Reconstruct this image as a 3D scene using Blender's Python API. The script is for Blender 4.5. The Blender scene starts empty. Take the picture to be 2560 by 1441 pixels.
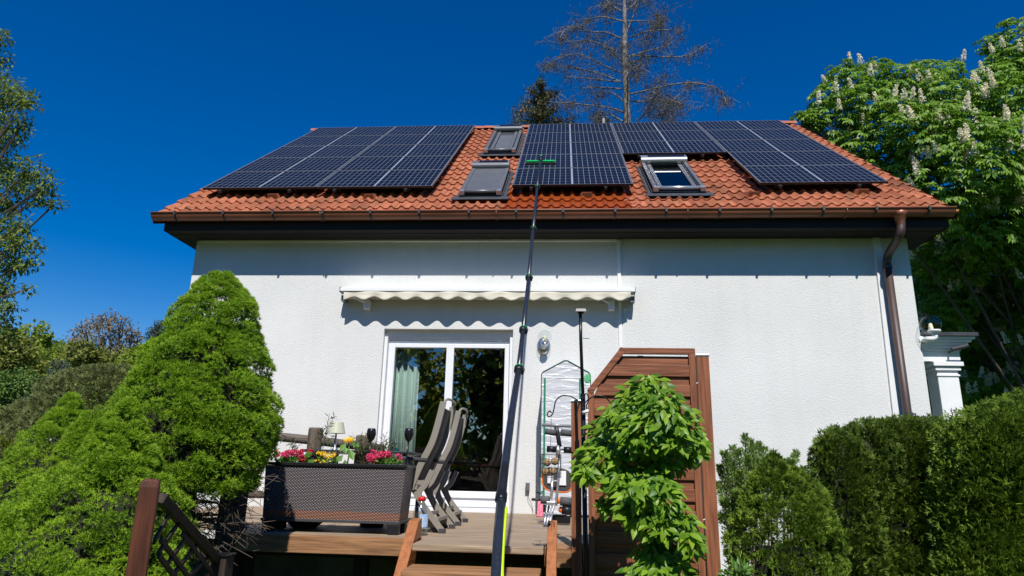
import bpy, math, random
import numpy as np
from mathutils import Vector, Matrix, noise
random.seed(7); rng = np.random.default_rng(7)
R = math.radians
sc = bpy.context.scene
COL = sc.collection
# ------------------------------------------------------------------ camera
F, PIT, YAW, ROL = 1687.74, 0.268346, -0.079862, 0.023451
CAM = Vector((0.0, -8.905, 0.5086))
def _basis():
    cp, sp, cy, sy = math.cos(PIT), math.sin(PIT), math.cos(YAW), math.sin(YAW)
    f = Vector((sy*cp, cy*cp, sp)); r = Vector((cy, -sy, 0)); u = r.cross(f)
    return f, r*math.cos(ROL)+u*math.sin(ROL), -r*math.sin(ROL)+u*math.cos(ROL)
FW, RT, UP = _basis()
cd = bpy.data.cameras.new('camera'); cam = bpy.data.objects.new('camera', cd); COL.objects.link(cam)
cd.sensor_width = 36; cd.lens = F/2560*36; cd.clip_start = 0.05; cd.clip_end = 3000
mw = Matrix((RT, UP, -FW)).transposed().to_4x4(); mw.translation = CAM
cam.matrix_world = mw; sc.camera = cam
# ------------------------------------------------------------------ light
SUN = Vector((0.14, -1.0, 1.21)).normalized()
elev = math.asin(SUN.z)
w = bpy.data.worlds.new('World'); sc.world = w; w.use_nodes = True
nt = w.node_tree; bg = nt.nodes['Background']
sky = nt.nodes.new('ShaderNodeTexSky'); sky.sky_type = 'NISHITA'; sky.sun_disc = False
sky.sun_elevation = elev; sky.sun_rotation = math.atan2(SUN.x, SUN.y) % (2*math.pi)
sky.air_density = 1.0; sky.dust_density = 0.0; sky.ozone_density = 4.0
hs = nt.nodes.new('ShaderNodeHueSaturation'); hs.inputs['Saturation'].default_value = 1.50; hs.inputs['Hue'].default_value = .512
nt.links.new(sky.outputs[0], hs.inputs['Color']); nt.links.new(hs.outputs[0], bg.inputs[0])
bg.inputs[1].default_value = 0.092
sl = bpy.data.lights.new('sun', 'SUN'); sl.energy = 4.6; sl.angle = R(0.53); sl.color = (1, .965, .91)
so = bpy.data.objects.new('sun', sl); COL.objects.link(so)
so.rotation_euler = SUN.to_track_quat('Z', 'Y').to_euler(); so.location = (2, -20, 25)
sc.view_settings.view_transform = 'Standard'; sc.view_settings.look = 'None'
sc.view_settings.exposure = 0.22; sc.view_settings.gamma = 1.0
sc.render.engine = 'CYCLES'
sc.cycles.caustics_reflective = False; sc.cycles.caustics_refractive = False
sc.cycles.max_bounces = 8; sc.cycles.transparent_max_bounces = 12

# ------------------------------------------------------------------ helpers
def ray(x, y): return FW + RT*((x-1280)/F) - UP*((y-720.5)/F)
def at(x, y, Y):
    d = ray(x, y); return CAM + d*((Y-CAM.y)/d.y)
def atz(x, y, Z):
    d = ray(x, y); return CAM + d*((Z-CAM.z)/d.z)
def ppm(x, y, Y):            # pixels (of 2560) per metre at that point
    p = at(x, y, Y); return F/((p-CAM).dot(FW))
DZ = 0.03                    # deck top
GZ = -1.05                   # garden ground
TH = 0.6711; RY0, RZ0 = 0.1899, 4.5845
RN = Vector((0, -math.sin(TH), math.cos(TH))); RS = Vector((0, math.cos(TH), math.sin(TH)))
TOFF = -0.19                 # tile plane below solar plane
def roof(u, v, h=0.0):       # h above tile plane
    return Vector((u, RY0, RZ0)) + RS*v + RN*(TOFF+h)
def roofuv(x, y, h=0.0):
    P0 = Vector((0, RY0, RZ0)) + RN*(TOFF+h); d = ray(x, y)
    t = (P0-CAM).dot(RN)/d.dot(RN); P = CAM+d*t
    return P.x, (P-P0).dot(RS)

ORG = {}
def tag(o, label, cat, group=None, kind=None):
    if label: o['label'] = label
    if cat: o['category'] = cat
    if group: o['group'] = group
    if kind: o['kind'] = kind
    return o
def thing(name, label, cat, loc, group=None):
    o = bpy.data.objects.new(name, None); o.empty_display_size = .1
    COL.objects.link(o); o.location = loc; ORG[o.name] = Vector(loc)
    return tag(o, label, cat, group)
def link_mesh(name, verts, faces, mat, parent=None, smooth=False, attr=None, label=None):
    V = np.asarray([tuple(v) for v in verts] if not isinstance(verts, np.ndarray) else verts, dtype=np.float64)
    if parent is not None:
        org = ORG[parent.name]
    else:
        mn, mx = V.min(0), V.max(0)
        org = Vector(((mn[0]+mx[0])/2, (mn[1]+mx[1])/2, mn[2]))
    V = V - np.array(org)
    me = bpy.data.meshes.new(name)
    if isinstance(faces, np.ndarray):
        n, k = faces.shape
        me.vertices.add(len(V)); me.vertices.foreach_set('co', V.astype(np.float32).ravel())
        me.loops.add(n*k); me.loops.foreach_set('vertex_index', faces.astype(np.int32).ravel())
        me.polygons.add(n); me.polygons.foreach_set('loop_start', np.arange(0, n*k, k, dtype=np.int32))
        me.polygons.foreach_set('loop_total', np.full(n, k, dtype=np.int32))
        me.update(calc_edges=True)
    else:
        me.from_pydata(V.tolist(), [], faces); me.update()
    if attr is not None:
        a = me.attributes.new('tint', 'FLOAT', 'POINT'); a.data.foreach_set('value', np.asarray(attr, dtype=np.float32))
    me.polygons.foreach_set('use_smooth', np.full(len(me.polygons), bool(smooth)))
    mats = mat if isinstance(mat, (list, tuple)) else [mat]
    for m in mats: me.materials.append(m)
    o = bpy.data.objects.new(name, me); COL.objects.link(o)
    ORG[o.name] = Vector(org)
    if parent is not None: o.parent = parent
    else: o.location = org
    if label: o['label'] = label
    return o
class MB:
    def __init__(s): s.v = []; s.f = []
    def add(s, vs, fs):
        n = len(s.v); s.v += [Vector(v) for v in vs]; s.f += [tuple(i+n for i in f) for f in fs]; return s
    def box(s, x0, y0, z0, x1, y1, z1):
        return s.hexa([(x0,y0,z0),(x1,y0,z0),(x1,y1,z0),(x0,y1,z0)], [(x0,y0,z1),(x1,y0,z1),(x1,y1,z1),(x0,y1,z1)])
    def hexa(s, a, b):
        return s.add(list(a)+list(b), [(3,2,1,0),(4,5,6,7),(0,1,5,4),(1,2,6,5),(2,3,7,6),(3,0,4,7)])
    def obox(s, O, X, Y, Z):   # origin corner + 3 edge vectors
        O, X, Y, Z = map(Vector, (O, X, Y, Z))
        return s.hexa([O, O+X, O+X+Y, O+Y], [O+Z, O+X+Z, O+X+Y+Z, O+Y+Z])
    def bar(s, p, q, wd, hg, side=(1,0,0)):
        p, q = Vector(p), Vector(q); d = (q-p).normalized(); sd = Vector(side); sd = (sd-d*sd.dot(d)).normalized(); up = sd.cross(d).normalized()
        O = p-sd*wd/2-up*hg/2
        return s.obox(O, sd*wd, q-p, up*hg)
    def tube(s, pts, r, n=8, cap=True):
        pts = [Vector(p) for p in pts]; rs = r if isinstance(r, (list, tuple)) else [r]*len(pts)
        b = len(s.v); up = None
        for i, p in enumerate(pts):
            t = (pts[min(i+1, len(pts)-1)]-pts[max(i-1, 0)])
            if t.length < 1e-9: t = Vector((0,0,1))
            t.normalize()
            if up is None:
                up = Vector((0,0,1)) if abs(t.z) < .9 else Vector((1,0,0))
            up = up - t*up.dot(t)
            if up.length < 1e-6: up = t.orthogonal()
            up.normalize(); sd = t.cross(up)
            for k in range(n):
                a = 2*math.pi*k/n; s.v.append(p+(up*math.cos(a)+sd*math.sin(a))*rs[i])
        for i in range(len(pts)-1):
            for k in range(n):
                k2 = (k+1) % n; s.f.append((b+i*n+k, b+i*n+k2, b+(i+1)*n+k2, b+(i+1)*n+k))
        if cap:
            s.f.append(tuple(b+k for k in reversed(range(n)))); s.f.append(tuple(b+(len(pts)-1)*n+k for k in range(n)))
        return s
    def sweep(s, pts, wd, hg, side):
        pts = [Vector(p) for p in pts]; sd = Vector(side).normalized(); b = len(s.v)
        for i, p in enumerate(pts):
            t = (pts[min(i+1, len(pts)-1)]-pts[max(i-1, 0)]).normalized(); up = sd.cross(t).normalized()
            for a, c in ((-1,-1),(1,-1),(1,1),(-1,1)): s.v.append(p+sd*wd/2*a+up*hg/2*c)
        for i in range(len(pts)-1):
            for k in range(4): s.f.append((b+i*4+k, b+i*4+(k+1) % 4, b+(i+1)*4+(k+1) % 4, b+(i+1)*4+k))
        s.f.append((b+3, b+2, b+1, b)); e = b+(len(pts)-1)*4; s.f.append((e, e+1, e+2, e+3)); return s
    def lathe(s, c, prof, n=20, axis=(0,0,1)):
        ax = Vector(axis).normalized(); c = Vector(c)
        pts = [c+ax*h for _, h in prof]
        b = len(s.v); e = ax.orthogonal().normalized(); g = ax.cross(e)
        for (r, h) in prof:
            for k in range(n):
                a = 2*math.pi*k/n; s.v.append(c+ax*h+(e*math.cos(a)+g*math.sin(a))*max(r, 1e-4))
        for i in range(len(prof)-1):
            for k in range(n):
                k2 = (k+1) % n; s.f.append((b+i*n+k, b+i*n+k2, b+(i+1)*n+k2, b+(i+1)*n+k))
        s.f.append(tuple(b+k for k in reversed(range(n)))); s.f.append(tuple(b+(len(prof)-1)*n+k for k in range(n)))
        return s
    def sphere(s, c, r, n=14, sq=(1,1,1)):
        c = Vector(c); m = n//2; b = len(s.v)
        for i in range(m+1):
            t = math.pi*i/m
            for k in range(n):
                a = 2*math.pi*k/n; s.v.append(c+Vector((r*sq[0]*math.sin(t)*math.cos(a), r*sq[1]*math.sin(t)*math.sin(a), r*sq[2]*math.cos(t))))
        for i in range(m):
            for k in range(n):
                k2 = (k+1) % n; s.f.append((b+i*n+k, b+(i+1)*n+k, b+(i+1)*n+k2, b+i*n+k2))
        return s
    def prism(s, poly, ext):     # closed polygon (3d points) extruded by vector
        n = len(poly); ext = Vector(ext); vs = [Vector(p) for p in poly]; vs += [p+ext for p in vs[:n]]
        return s.add(vs, [tuple(reversed(range(n))), tuple(range(n, 2*n))]+[(i, (i+1) % n, n+(i+1) % n, n+i) for i in range(n)])
    def build(s, name, mat, parent=None, smooth=False, label=None, bevel=0):
        o = link_mesh(name, s.v, s.f, mat, parent, smooth, label=label)
        if bevel:
            m = o.modifiers.new('bevel', 'BEVEL'); m.width = bevel; m.segments = 2; m.limit_method = 'ANGLE'; m.angle_limit = R(40)
        return o
def single(mb, name, mat, label, cat, group=None, smooth=False, bevel=0):
    return tag(mb.build(name, mat, None, smooth, bevel=bevel), label, cat, group)
def copy_tree(o, parent=None):
    c = o.copy(); COL.objects.link(c); c.parent = parent
    ORG[c.name] = ORG.get(o.name, Vector((0,0,0)))
    for ch in list(o.children): copy_tree(ch, c)
    return c
def smoothpts(P, n=6):
    P = [Vector(p) for p in P]; out = []
    for i in range(len(P)-1):
        p0 = P[max(i-1, 0)]; p1 = P[i]; p2 = P[i+1]; p3 = P[min(i+2, len(P)-1)]
        for k in range(n):
            t = k/n
            out.append(0.5*((2*p1)+(p2-p0)*t+(2*p0-5*p1+4*p2-p3)*t*t+(3*p1-p0-3*p2+p3)*t*t*t))
    out.append(P[-1]); return out

# ------------------------------------------------------------------ materials
def new_mat(name):
    m = bpy.data.materials.new(name); m.use_nodes = True
    return m, m.node_tree, m.node_tree.nodes['Principled BSDF']
def L(nt, a, b): nt.links.new(a, b)
def mat(name, col, rough=.6, var=.12, scale=6, stretch=(1,1,1), bump=0, bscale=None, metal=0, spec=.4, col2=None, detail=4, coat=0):
    m, nt, p = new_mat(name)
    p.inputs['Roughness'].default_value = rough; p.inputs['Metallic'].default_value = metal
    p.inputs['Specular IOR Level'].default_value = spec
    if coat: p.inputs['Coat Weight'].default_value = coat
    tc = nt.nodes.new('ShaderNodeTexCoord'); mp = nt.nodes.new('ShaderNodeMapping'); mp.inputs['Scale'].default_value = stretch
    L(nt, tc.outputs['Object'], mp.inputs[0])
    n = nt.nodes.new('ShaderNodeTexNoise'); n.inputs['Scale'].default_value = scale; n.inputs['Detail'].default_value = detail
    L(nt, mp.outputs[0], n.inputs['Vector'])
    cr = nt.nodes.new('ShaderNodeValToRGB'); c = Vector(col[:3])
    lo = Vector(col2) if col2 else c*(1-var)
    hi = c*(1+var)
    cr.color_ramp.elements[0].position = .32; cr.color_ramp.elements[1].position = .68
    cr.color_ramp.elements[0].color = (*lo, 1); cr.color_ramp.elements[1].color = (*[min(x, 1) for x in hi], 1)
    L(nt, n.outputs['Fac'], cr.inputs[0]); L(nt, cr.outputs[0], p.inputs['Base Color'])
    if bump:
        n2 = nt.nodes.new('ShaderNodeTexNoise'); n2.inputs['Scale'].default_value = bscale or scale*4; n2.inputs['Detail'].default_value = 3
        L(nt, mp.outputs[0], n2.inputs['Vector'])
        b = nt.nodes.new('ShaderNodeBump'); b.inputs['Strength'].default_value = bump; b.inputs['Distance'].default_value = .01
        L(nt, n2.outputs['Fac'], b.inputs['Height']); L(nt, b.outputs[0], p.inputs['Normal'])
    return m
def leaf_mat(name, c1, c2, trans=.3, rough=.5, spec=.35):
    m, nt, p = new_mat(name)
    p.inputs['Roughness'].default_value = rough; p.inputs['Specular IOR Level'].default_value = spec
    at_ = nt.nodes.new('ShaderNodeAttribute'); at_.attribute_name = 'tint'
    mx = nt.nodes.new('ShaderNodeMix'); mx.data_type = 'RGBA'
    mx.inputs[6].default_value = (*c1, 1); mx.inputs[7].default_value = (*c2, 1)
    L(nt, at_.outputs['Fac'], mx.inputs[0]); L(nt, mx.outputs[2], p.inputs['Base Color'])
    out = nt.nodes['Material Output']
    if trans:
        tr = nt.nodes.new('ShaderNodeBsdfTranslucent'); L(nt, mx.outputs[2], tr.inputs['Color'])
        ms = nt.nodes.new('ShaderNodeMixShader'); ms.inputs[0].default_value = trans
        L(nt, p.outputs[0], ms.inputs[1]); L(nt, tr.outputs[0], ms.inputs[2]); L(nt, ms.outputs[0], out.inputs[0])
    return m
def glass_mat(name, base=(.9,.95,.95), refl=.9, tint=1.0, rough=0.0, ior=1.45, bias=0.0):
    m, nt, p = new_mat(name); nt.nodes.remove(p); out = nt.nodes['Material Output']
    t = nt.nodes.new('ShaderNodeBsdfTransparent'); t.inputs[0].default_value = (*[c*tint for c in base], 1)
    g = nt.nodes.new('ShaderNodeBsdfGlossy'); g.inputs['Roughness'].default_value = rough
    fr = nt.nodes.new('ShaderNodeFresnel'); fr.inputs[0].default_value = ior
    ad = nt.nodes.new('ShaderNodeMath'); ad.operation = 'ADD'; ad.inputs[1].default_value = bias; ad.use_clamp = True
    L(nt, fr.outputs[0], ad.inputs[0])
    gg = nt.nodes.new('ShaderNodeNewGeometry'); iv = nt.nodes.new('ShaderNodeMath'); iv.operation = 'SUBTRACT'; iv.inputs[0].default_value = 1.0; L(nt, gg.outputs['Backfacing'], iv.inputs[1])
    ml = nt.nodes.new('ShaderNodeMath'); ml.operation = 'MULTIPLY'; L(nt, ad.outputs[0], ml.inputs[0]); L(nt, iv.outputs[0], ml.inputs[1])
    ms = nt.nodes.new('ShaderNodeMixShader'); L(nt, ml.outputs[0], ms.inputs[0]); L(nt, t.outputs[0], ms.inputs[1]); L(nt, g.outputs[0], ms.inputs[2])
    L(nt, ms.outputs[0], out.inputs[0]); return m
def mnode(nt, op, a, b=None, c=None, clamp=False):
    n = nt.nodes.new('ShaderNodeMath'); n.operation = op; n.use_clamp = clamp
    for i, x in enumerate((a, b, c)):
        if x is None: continue
        if isinstance(x, (int, float)): n.inputs[i].default_value = x
        else: L(nt, x, n.inputs[i])
    return n.outputs[0]

def stucco_mat():
    m, nt, p = new_mat('white_stucco'); p.inputs['Roughness'].default_value = .9; p.inputs['Specular IOR Level'].default_value = .15
    tc = nt.nodes.new('ShaderNodeTexCoord')
    n = nt.nodes.new('ShaderNodeTexNoise'); n.inputs['Scale'].default_value = .9; n.inputs['Detail'].default_value = 5; L(nt, tc.outputs['Object'], n.inputs['Vector'])
    cr = nt.nodes.new('ShaderNodeValToRGB'); cr.color_ramp.elements[0].position = .3; cr.color_ramp.elements[1].position = .7
    cr.color_ramp.elements[0].color = (.66, .662, .64, 1); cr.color_ramp.elements[1].color = (.74, .737, .712, 1)
    L(nt, n.outputs['Fac'], cr.inputs[0])
    m2 = nt.nodes.new('ShaderNodeMapping'); m2.inputs['Scale'].default_value = (5, 1, .35); L(nt, tc.outputs['Object'], m2.inputs[0])
    n2 = nt.nodes.new('ShaderNodeTexNoise'); n2.inputs['Scale'].default_value = 1.3; n2.inputs['Detail'].default_value = 6; L(nt, m2.outputs[0], n2.inputs['Vector'])
    c2 = nt.nodes.new('ShaderNodeValToRGB'); c2.color_ramp.elements[0].position = .30; c2.color_ramp.elements[1].position = .52; c2.color_ramp.elements[0].color = (.975, .972, .96, 1); c2.color_ramp.elements[1].color = (1, 1, 1, 1); L(nt, n2.outputs['Fac'], c2.inputs[0])
    mm = nt.nodes.new('ShaderNodeMix'); mm.data_type = 'RGBA'; mm.blend_type = 'MULTIPLY'; mm.inputs[0].default_value = 1; L(nt, cr.outputs[0], mm.inputs[6]); L(nt, c2.outputs[0], mm.inputs[7]); L(nt, mm.outputs[2], p.inputs['Base Color'])
    mp = nt.nodes.new('ShaderNodeMapping'); mp.inputs['Scale'].default_value = (1, 1, 1.5); L(nt, tc.outputs['Object'], mp.inputs[0])
    a = nt.nodes.new('ShaderNodeTexNoise'); a.inputs['Scale'].default_value = 52; a.inputs['Detail'].default_value = 3; a.inputs['Distortion'].default_value = 1.2; L(nt, mp.outputs[0], a.inputs['Vector'])
    b = nt.nodes.new('ShaderNodeBump'); b.inputs['Strength'].default_value = .6; b.inputs['Distance'].default_value = .012
    L(nt, a.outputs['Fac'], b.inputs['Height']); L(nt, b.outputs[0], p.inputs['Normal'])
    return m
M = {}
M['stucco'] = stucco_mat()
M['white'] = mat('white_paint', (.80, .80, .79), .4, .03)
M['pvc'] = mat('white_window_plastic', (.78, .79, .80), .3, .02)
M['dark_fascia'] = mat('dark_brown_boards', (.013, .0095, .0075), .75, .3, 3, (.3, 4, 4))
M['copper'] = mat('brown_gutter_metal', (.21, .070, .036), .42, .25, 3, (.6, 2, 2), spec=.6)
M['pipe'] = mat('brown_downpipe_metal', (.060, .034, .028), .5, .15, 4, spec=.6)
M['pipe_copper'] = mat('copper_hopper', (.22, .085, .045), .4, .2, 12, metal=.3)
M['bracket'] = mat('dark_grey_metal', (.05, .05, .055), .45, .2)
M['black'] = mat('black_plastic', (.012, .012, .014), .4, .2)
M['blackgloss'] = mat('black_metal', (.010, .010, .012), .28, .2)
M['grey_alu'] = mat('grey_aluminium', (.15, .155, .165), .42, .06, metal=.3)
M['silver'] = mat('silver_aluminium', (.52, .53, .55), .28, .05, metal=.7)
M['dark_grey'] = mat('anthracite_metal', (.035, .037, .042), .4, .2)
M['lead'] = mat('lead_flashing', (.05, .055, .065), .55, .25, 8)
M['steel'] = mat('brushed_steel', (.55, .55, .55), .25, .1, metal=.9)
M['grey_tube'] = mat('grey_painted_steel', (.30, .30, .31), .35, .06, metal=.2)
M['foam'] = mat('grey_foam', (.09, .09, .095), .8, .15)
M['orange'] = mat('orange_piping', (.75, .16, .02), .5, .1)
M['awning'] = mat('cream_awning_cloth', (.66, .62, .50), .85, .06, 5, (1, 1, 3))
M['red_plastic'] = mat('red_plastic', (.70, .02, .02), .35, .05)
M['green_plastic'] = mat('green_plastic', (.01, .42, .10), .4, .1)
M['yellow_hose'] = mat('yellow_green_hose', (.55, .75, .02), .4, .06)
M['pole'] = mat('carbon_pole', (.020, .024, .034), .32, .25, 90, (1, 1, 1), spec=.6)
M['taupe'] = mat('taupe_chair_frame', (.26, .235, .195), .45, .05)
M['mesh_cloth'] = mat('grey_mesh_fabric', (.055, .052, .052), .8, .2, 80)
M['bark'] = mat('bark', (.10, .075, .055), .9, .35, 14, (1, 1, .3), .6)
M['grey_bark'] = mat('pale_grey_bark', (.21, .185, .16), .9, .4, 6, (1, 1, .3), .5)
M['twig'] = mat('dead_twigs', (.115, .108, .095), .95, .3, 2)
M['concrete'] = mat('concrete', (.16, .155, .145), .9, .2, 5, bump=.3)
M['stone'] = mat('speckled_granite', (.42, .41, .38), .6, .35, 60, detail=6)
M['curtain'] = mat('mint_curtain', (.55, .68, .62), .8, .05, 4)
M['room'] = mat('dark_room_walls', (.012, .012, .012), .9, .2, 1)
M['soil'] = mat('potting_soil', (.03, .02, .013), .95, .4, 30, bump=.6)
M['shade'] = mat('ivory_lamp_shade', (.55, .55, .40), .35, .03)
M['foil'] = None
def wood(name, c, c2, axis=0, rough=.65, scale=3.2, bump=.25, spec=.3):
    st = [14, 14, 14]; st[axis] = .8
    return mat(name, c, rough, .18, scale, tuple(st), bump, scale*2, col2=c2, detail=6, spec=spec)
M['deck_x'] = wood('weathered_deck_boards', (.36, .27, .185), (.20, .145, .095), 0)
M['deck_face'] = wood('deck_edge_boards', (.36, .185, .085), (.17, .085, .04), 0)
M['stain_x'] = wood('red_stained_boards', (.265, .098, .048), (.135, .046, .022), 0, .5, 3.5)
M['stain_z'] = wood('red_stained_posts', (.285, .108, .052), (.15, .052, .025), 2, .5, 3.5)
M['stringer'] = wood('orange_brown_stringer', (.34, .13, .048), (.27, .095, .034), 1, .6, 2.2)
M['dark_wood'] = wood('dark_brown_post', (.105, .034, .018), (.05, .018, .011), 2, .5, 4)
M['black_wood'] = wood('old_dark_beams', (.05, .035, .026), (.02, .014, .011), 2, .7, 4)
M['grey_wood'] = wood('grey_weathered_wood', (.17, .13, .10), (.07, .05, .038), 2, .85, 4)
M['grey_wood_x'] = wood('grey_weathered_rail', (.16, .13, .105), (.07, .052, .04), 0, .8, 4)

# ------------------------------------------------------------------ foliage tools
def unit(a): return a/np.maximum(np.linalg.norm(a, axis=-1, keepdims=True), 1e-9)
def rdir(n):
    return unit(rng.normal(size=(n, 3)))
def leafmesh(name, m, parent, P, D, Ln, Wd, Nrm=None, tint=None, fold=.18, mid=.45, droop=0.0):
    """pointed folded leaves: base, left, tip, right"""
    n = len(P); D = unit(D)
    if Nrm is None: Nrm = rdir(n)
    S = unit(np.cross(D, Nrm)); Nn = np.cross(S, D)
    Ln = np.broadcast_to(Ln, n)[:, None]; Wd = np.broadcast_to(Wd, n)[:, None]
    b = P; t = P + D*Ln + np.array([0, 0, -1])*droop*Ln
    mc = P + D*Ln*mid
    l = mc + S*Wd*.5 + Nn*Wd*fold; r = mc - S*Wd*.5 + Nn*Wd*fold
    V = np.stack([b, r, t, l], 1).reshape(-1, 3)
    i = np.arange(n)*4
    Fc = np.concatenate([np.stack([i, i+1, i+2], 1), np.stack([i, i+2, i+3], 1)])
    if tint is None: tint = rng.random(n)
    return link_mesh(name, V, Fc, m, parent, False, np.repeat(tint, 4))
def needlemesh(name, m, parent, P, D, Ln, Wd, tint=None):
    n = len(P); D = unit(D); S = unit(np.cross(D, rdir(n)))
    Ln = np.broadcast_to(Ln, n)[:, None]; Wd = np.broadcast_to(Wd, n)[:, None]
    V = np.stack([P-S*Wd*.5, P+S*Wd*.5, P+D*Ln], 1).reshape(-1, 3)
    Fc = np.arange(n*3).reshape(n, 3)
    if tint is None: tint = rng.random(n)
    return link_mesh(name, V, Fc, m, parent, False, np.repeat(tint, 3))
def rings_world(rings, Y, zext=None, rext=None):
    out = []
    for (xc, y, rp) in rings:
        p = at(xc, y, Y); out.append((np.array(p), rp/ppm(xc, y, Y)))
    if zext is not None:
        p, r = out[-1]; q = p.copy(); q[2] = zext; out.append((q, rext if rext else r*1.1))
    return out
def shell(rw, n, lump=.12, freq=2.2, seed=0.0, cap=True):
    """n points + outward normals on a lumpy body of revolution around a bending axis"""
    C_ = np.array([p for p, r in rw]); r_ = np.array([r for p, r in rw])
    seg = np.linalg.norm(np.diff(C_, axis=0), axis=1)+np.abs(np.diff(r_)); area = seg*(r_[:-1]+r_[1:])/2+1e-6
    k = rng.choice(len(seg), n, p=area/area.sum()); t = rng.random(n)
    c = C_[k]+(C_[k+1]-C_[k])*t[:, None]; r = r_[k]+(r_[k+1]-r_[k])*t
    ph = rng.random(n)*2*np.pi
    slope = (r_[k+1]-r_[k])/np.maximum(np.abs(C_[k+1, 2]-C_[k, 2]), .02)   # widening downward
    out = np.stack([np.cos(ph), np.sin(ph), np.clip(slope, -.6, 2.5)], 1); out = unit(out)
    P = c+np.stack([np.cos(ph), np.sin(ph), np.zeros(n)], 1)*r[:, None]
    if lump:
        d = np.array([noise.noise(Vector(q)*freq+Vector((seed, 0, 0))) for q in P]); P = P+out*(d*lump*2)[:, None]*np.minimum(1.9, r/.2)[:, None]
    return P, out
def core(name, m, parent, rw, shrink=.80, n=20):
    mb = MB(); b = 0
    for i, (c, r) in enumerate(rw):
        for k in range(n):
            a = 2*math.pi*k/n; s_ = shrink*(1+.12*noise.noise(Vector((c[2]*3, k*.9, r))))
            mb.v.append(Vector((c[0]+math.cos(a)*r*s_, c[1]+math.sin(a)*r*s_, c[2]-.03)))
    for i in range(len(rw)-1):
        for k in range(n):
            k2 = (k+1) % n; mb.f.append((i*n+k, (i+1)*n+k, (i+1)*n+k2, i*n+k2))
    mb.f.append(tuple(range(n)))
    return mb.build(name, m, parent, True)
M['core_green'] = mat('inner_dark_branches', (.020, .022, .010), .95, .4, 20)  # dark brown-green branch colour of the solid core that closes the foliage
def bushy(name, label, cat, rw, m, nclump, ntuft, nneed, rc, nl, nw, style='spruce', lump=.06, freq=3.0, group=None, seed=0, upb=.35, keep=None, shrink=.8, cut=None):
    base = rw[-1][0].copy()
    o = thing(name, label, cat, Vector(base), group)
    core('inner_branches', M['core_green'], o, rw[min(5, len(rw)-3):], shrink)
    P, N = shell(rw, nclump, lump, freq, seed)
    Pe, Ne = shell(rw[:5], max(8, nclump//16), lump*.5, freq, seed); P = np.concatenate([P, Pe]); N = np.concatenate([N, Ne])
    if keep is not None:
        k = keep(P); P, N = P[k], N[k]
    nclump = len(P)
    zz = np.array([q[2] for q, r in rw])[::-1]; rr_ = np.array([r for q, r in rw])[::-1]; loc = np.interp(P[:, 2], zz, rr_)
    rcs = rc*(.6+.8*rng.random(nclump))*np.clip(loc/.28, .42, 1)
    # tufts on dome of each clump
    ax = unit(N+np.array([0, 0, upb]))
    c = np.repeat(P, ntuft, 0); a = np.repeat(ax, ntuft, 0); rr = np.repeat(rcs, ntuft)
    d = unit(rdir(len(c))+a*.75)
    T = c+d*rr[:, None]*np.array([1, 1, .75])-a*rr[:, None]*.35
    ctint = np.repeat(rng.random(nclump), ntuft)
    td = unit(d*.8+a*.4+np.array([0, 0, .25]))
    if style == 'spruce':
        T2 = np.repeat(T, nneed, 0); D2 = unit(np.repeat(td, nneed, 0)*.9+rdir(len(T)*nneed)*.85)
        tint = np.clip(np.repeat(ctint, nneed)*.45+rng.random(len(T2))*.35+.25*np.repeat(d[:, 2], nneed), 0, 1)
        needlemesh('foliage', m, o, T2, D2, nl*(.6+.7*rng.random(len(T2))), nw, np.clip(tint+np.repeat(rng.random(len(T))-.5, nneed)*.35, 0, 1))
    else:   # flat sprays
        S = unit(np.cross(td, rdir(len(T))))
        k = np.linspace(-1, 1, nneed)
        D2 = unit(td[:, None, :]*(1.15-np.abs(k))[None, :, None]+S[:, None, :]*k[None, :, None]*.8).reshape(-1, 3)
        off = (td[:, None, :]*(np.abs(k)*-.0+rng.random((len(T), nneed))*.5)[:, :, None]*nl).reshape(-1, 3)
        T2 = np.repeat(T, nneed, 0)+off
        nn = np.repeat(np.cross(S, td), nneed, 0)
        tint = np.clip(np.repeat(ctint, nneed)*.5+rng.random(len(T2))*.5, 0, 1)
        leafmesh('foliage', m, o, T2, D2, nl*(.6+.7*rng.random(len(T2))), nw, nn+rdir(len(T2))*.3, tint)
    return o

# ================================================================== GROUND
def ground():
    n = 60; V = []; Fc = []
    xs = np.sign(np.linspace(-1, 1, n))*np.abs(np.linspace(-1, 1, n))**3*900
    ys = xs+5
    for y in ys:
        for x in xs:
            V.append((x, y, GZ))
    for j in range(n-1):
        for i in range(n-1): Fc.append((j*n+i, j*n+i+1, (j+1)*n+i+1, (j+1)*n+i))
    m = mat('lawn_grass', (.050, .085, .022), .95, .35, 1.2, col2=(.030, .050, .014), bump=.6, bscale=60)
    o = link_mesh('lawn', V, Fc, m); o['kind'] = 'structure'
ground()
# short grass and weeds right of the screen
def grass():
    n = 16000
    x = rng.uniform(-4.5, 5, n); y = rng.uniform(-6.6, -.1, n)
    k = ~((x > -2.8) & (x < .1) & (y > -4.6)); x, y = x[k], y[k]; n = len(x)
    P = np.stack([x, y, np.full(n, GZ)], 1); D = rdir(n)*.45+np.array([0, 0, 1])
    o = needlemesh('grass', leaf_mat('grass_blades', (.045, .10, .015), (.11, .19, .03), .3), None, P, D, .07+.07*rng.random(n), .006)
    tag(o, 'green grass and weeds growing between the shrubs below the house wall', 'grass', kind='stuff')
grass()

# ================================================================== HOUSE
XL, XR = -5.314, 4.574
WTOP = 3.69
HB = 9.5                     # house depth
house = thing('house', 'white rendered house with orange tiled roof, brown gutter and three grey roof windows', 'house', (0, 0, GZ))
DX0, DX1, DT, DB = -2.452, -.683, 2.385, .05
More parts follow.
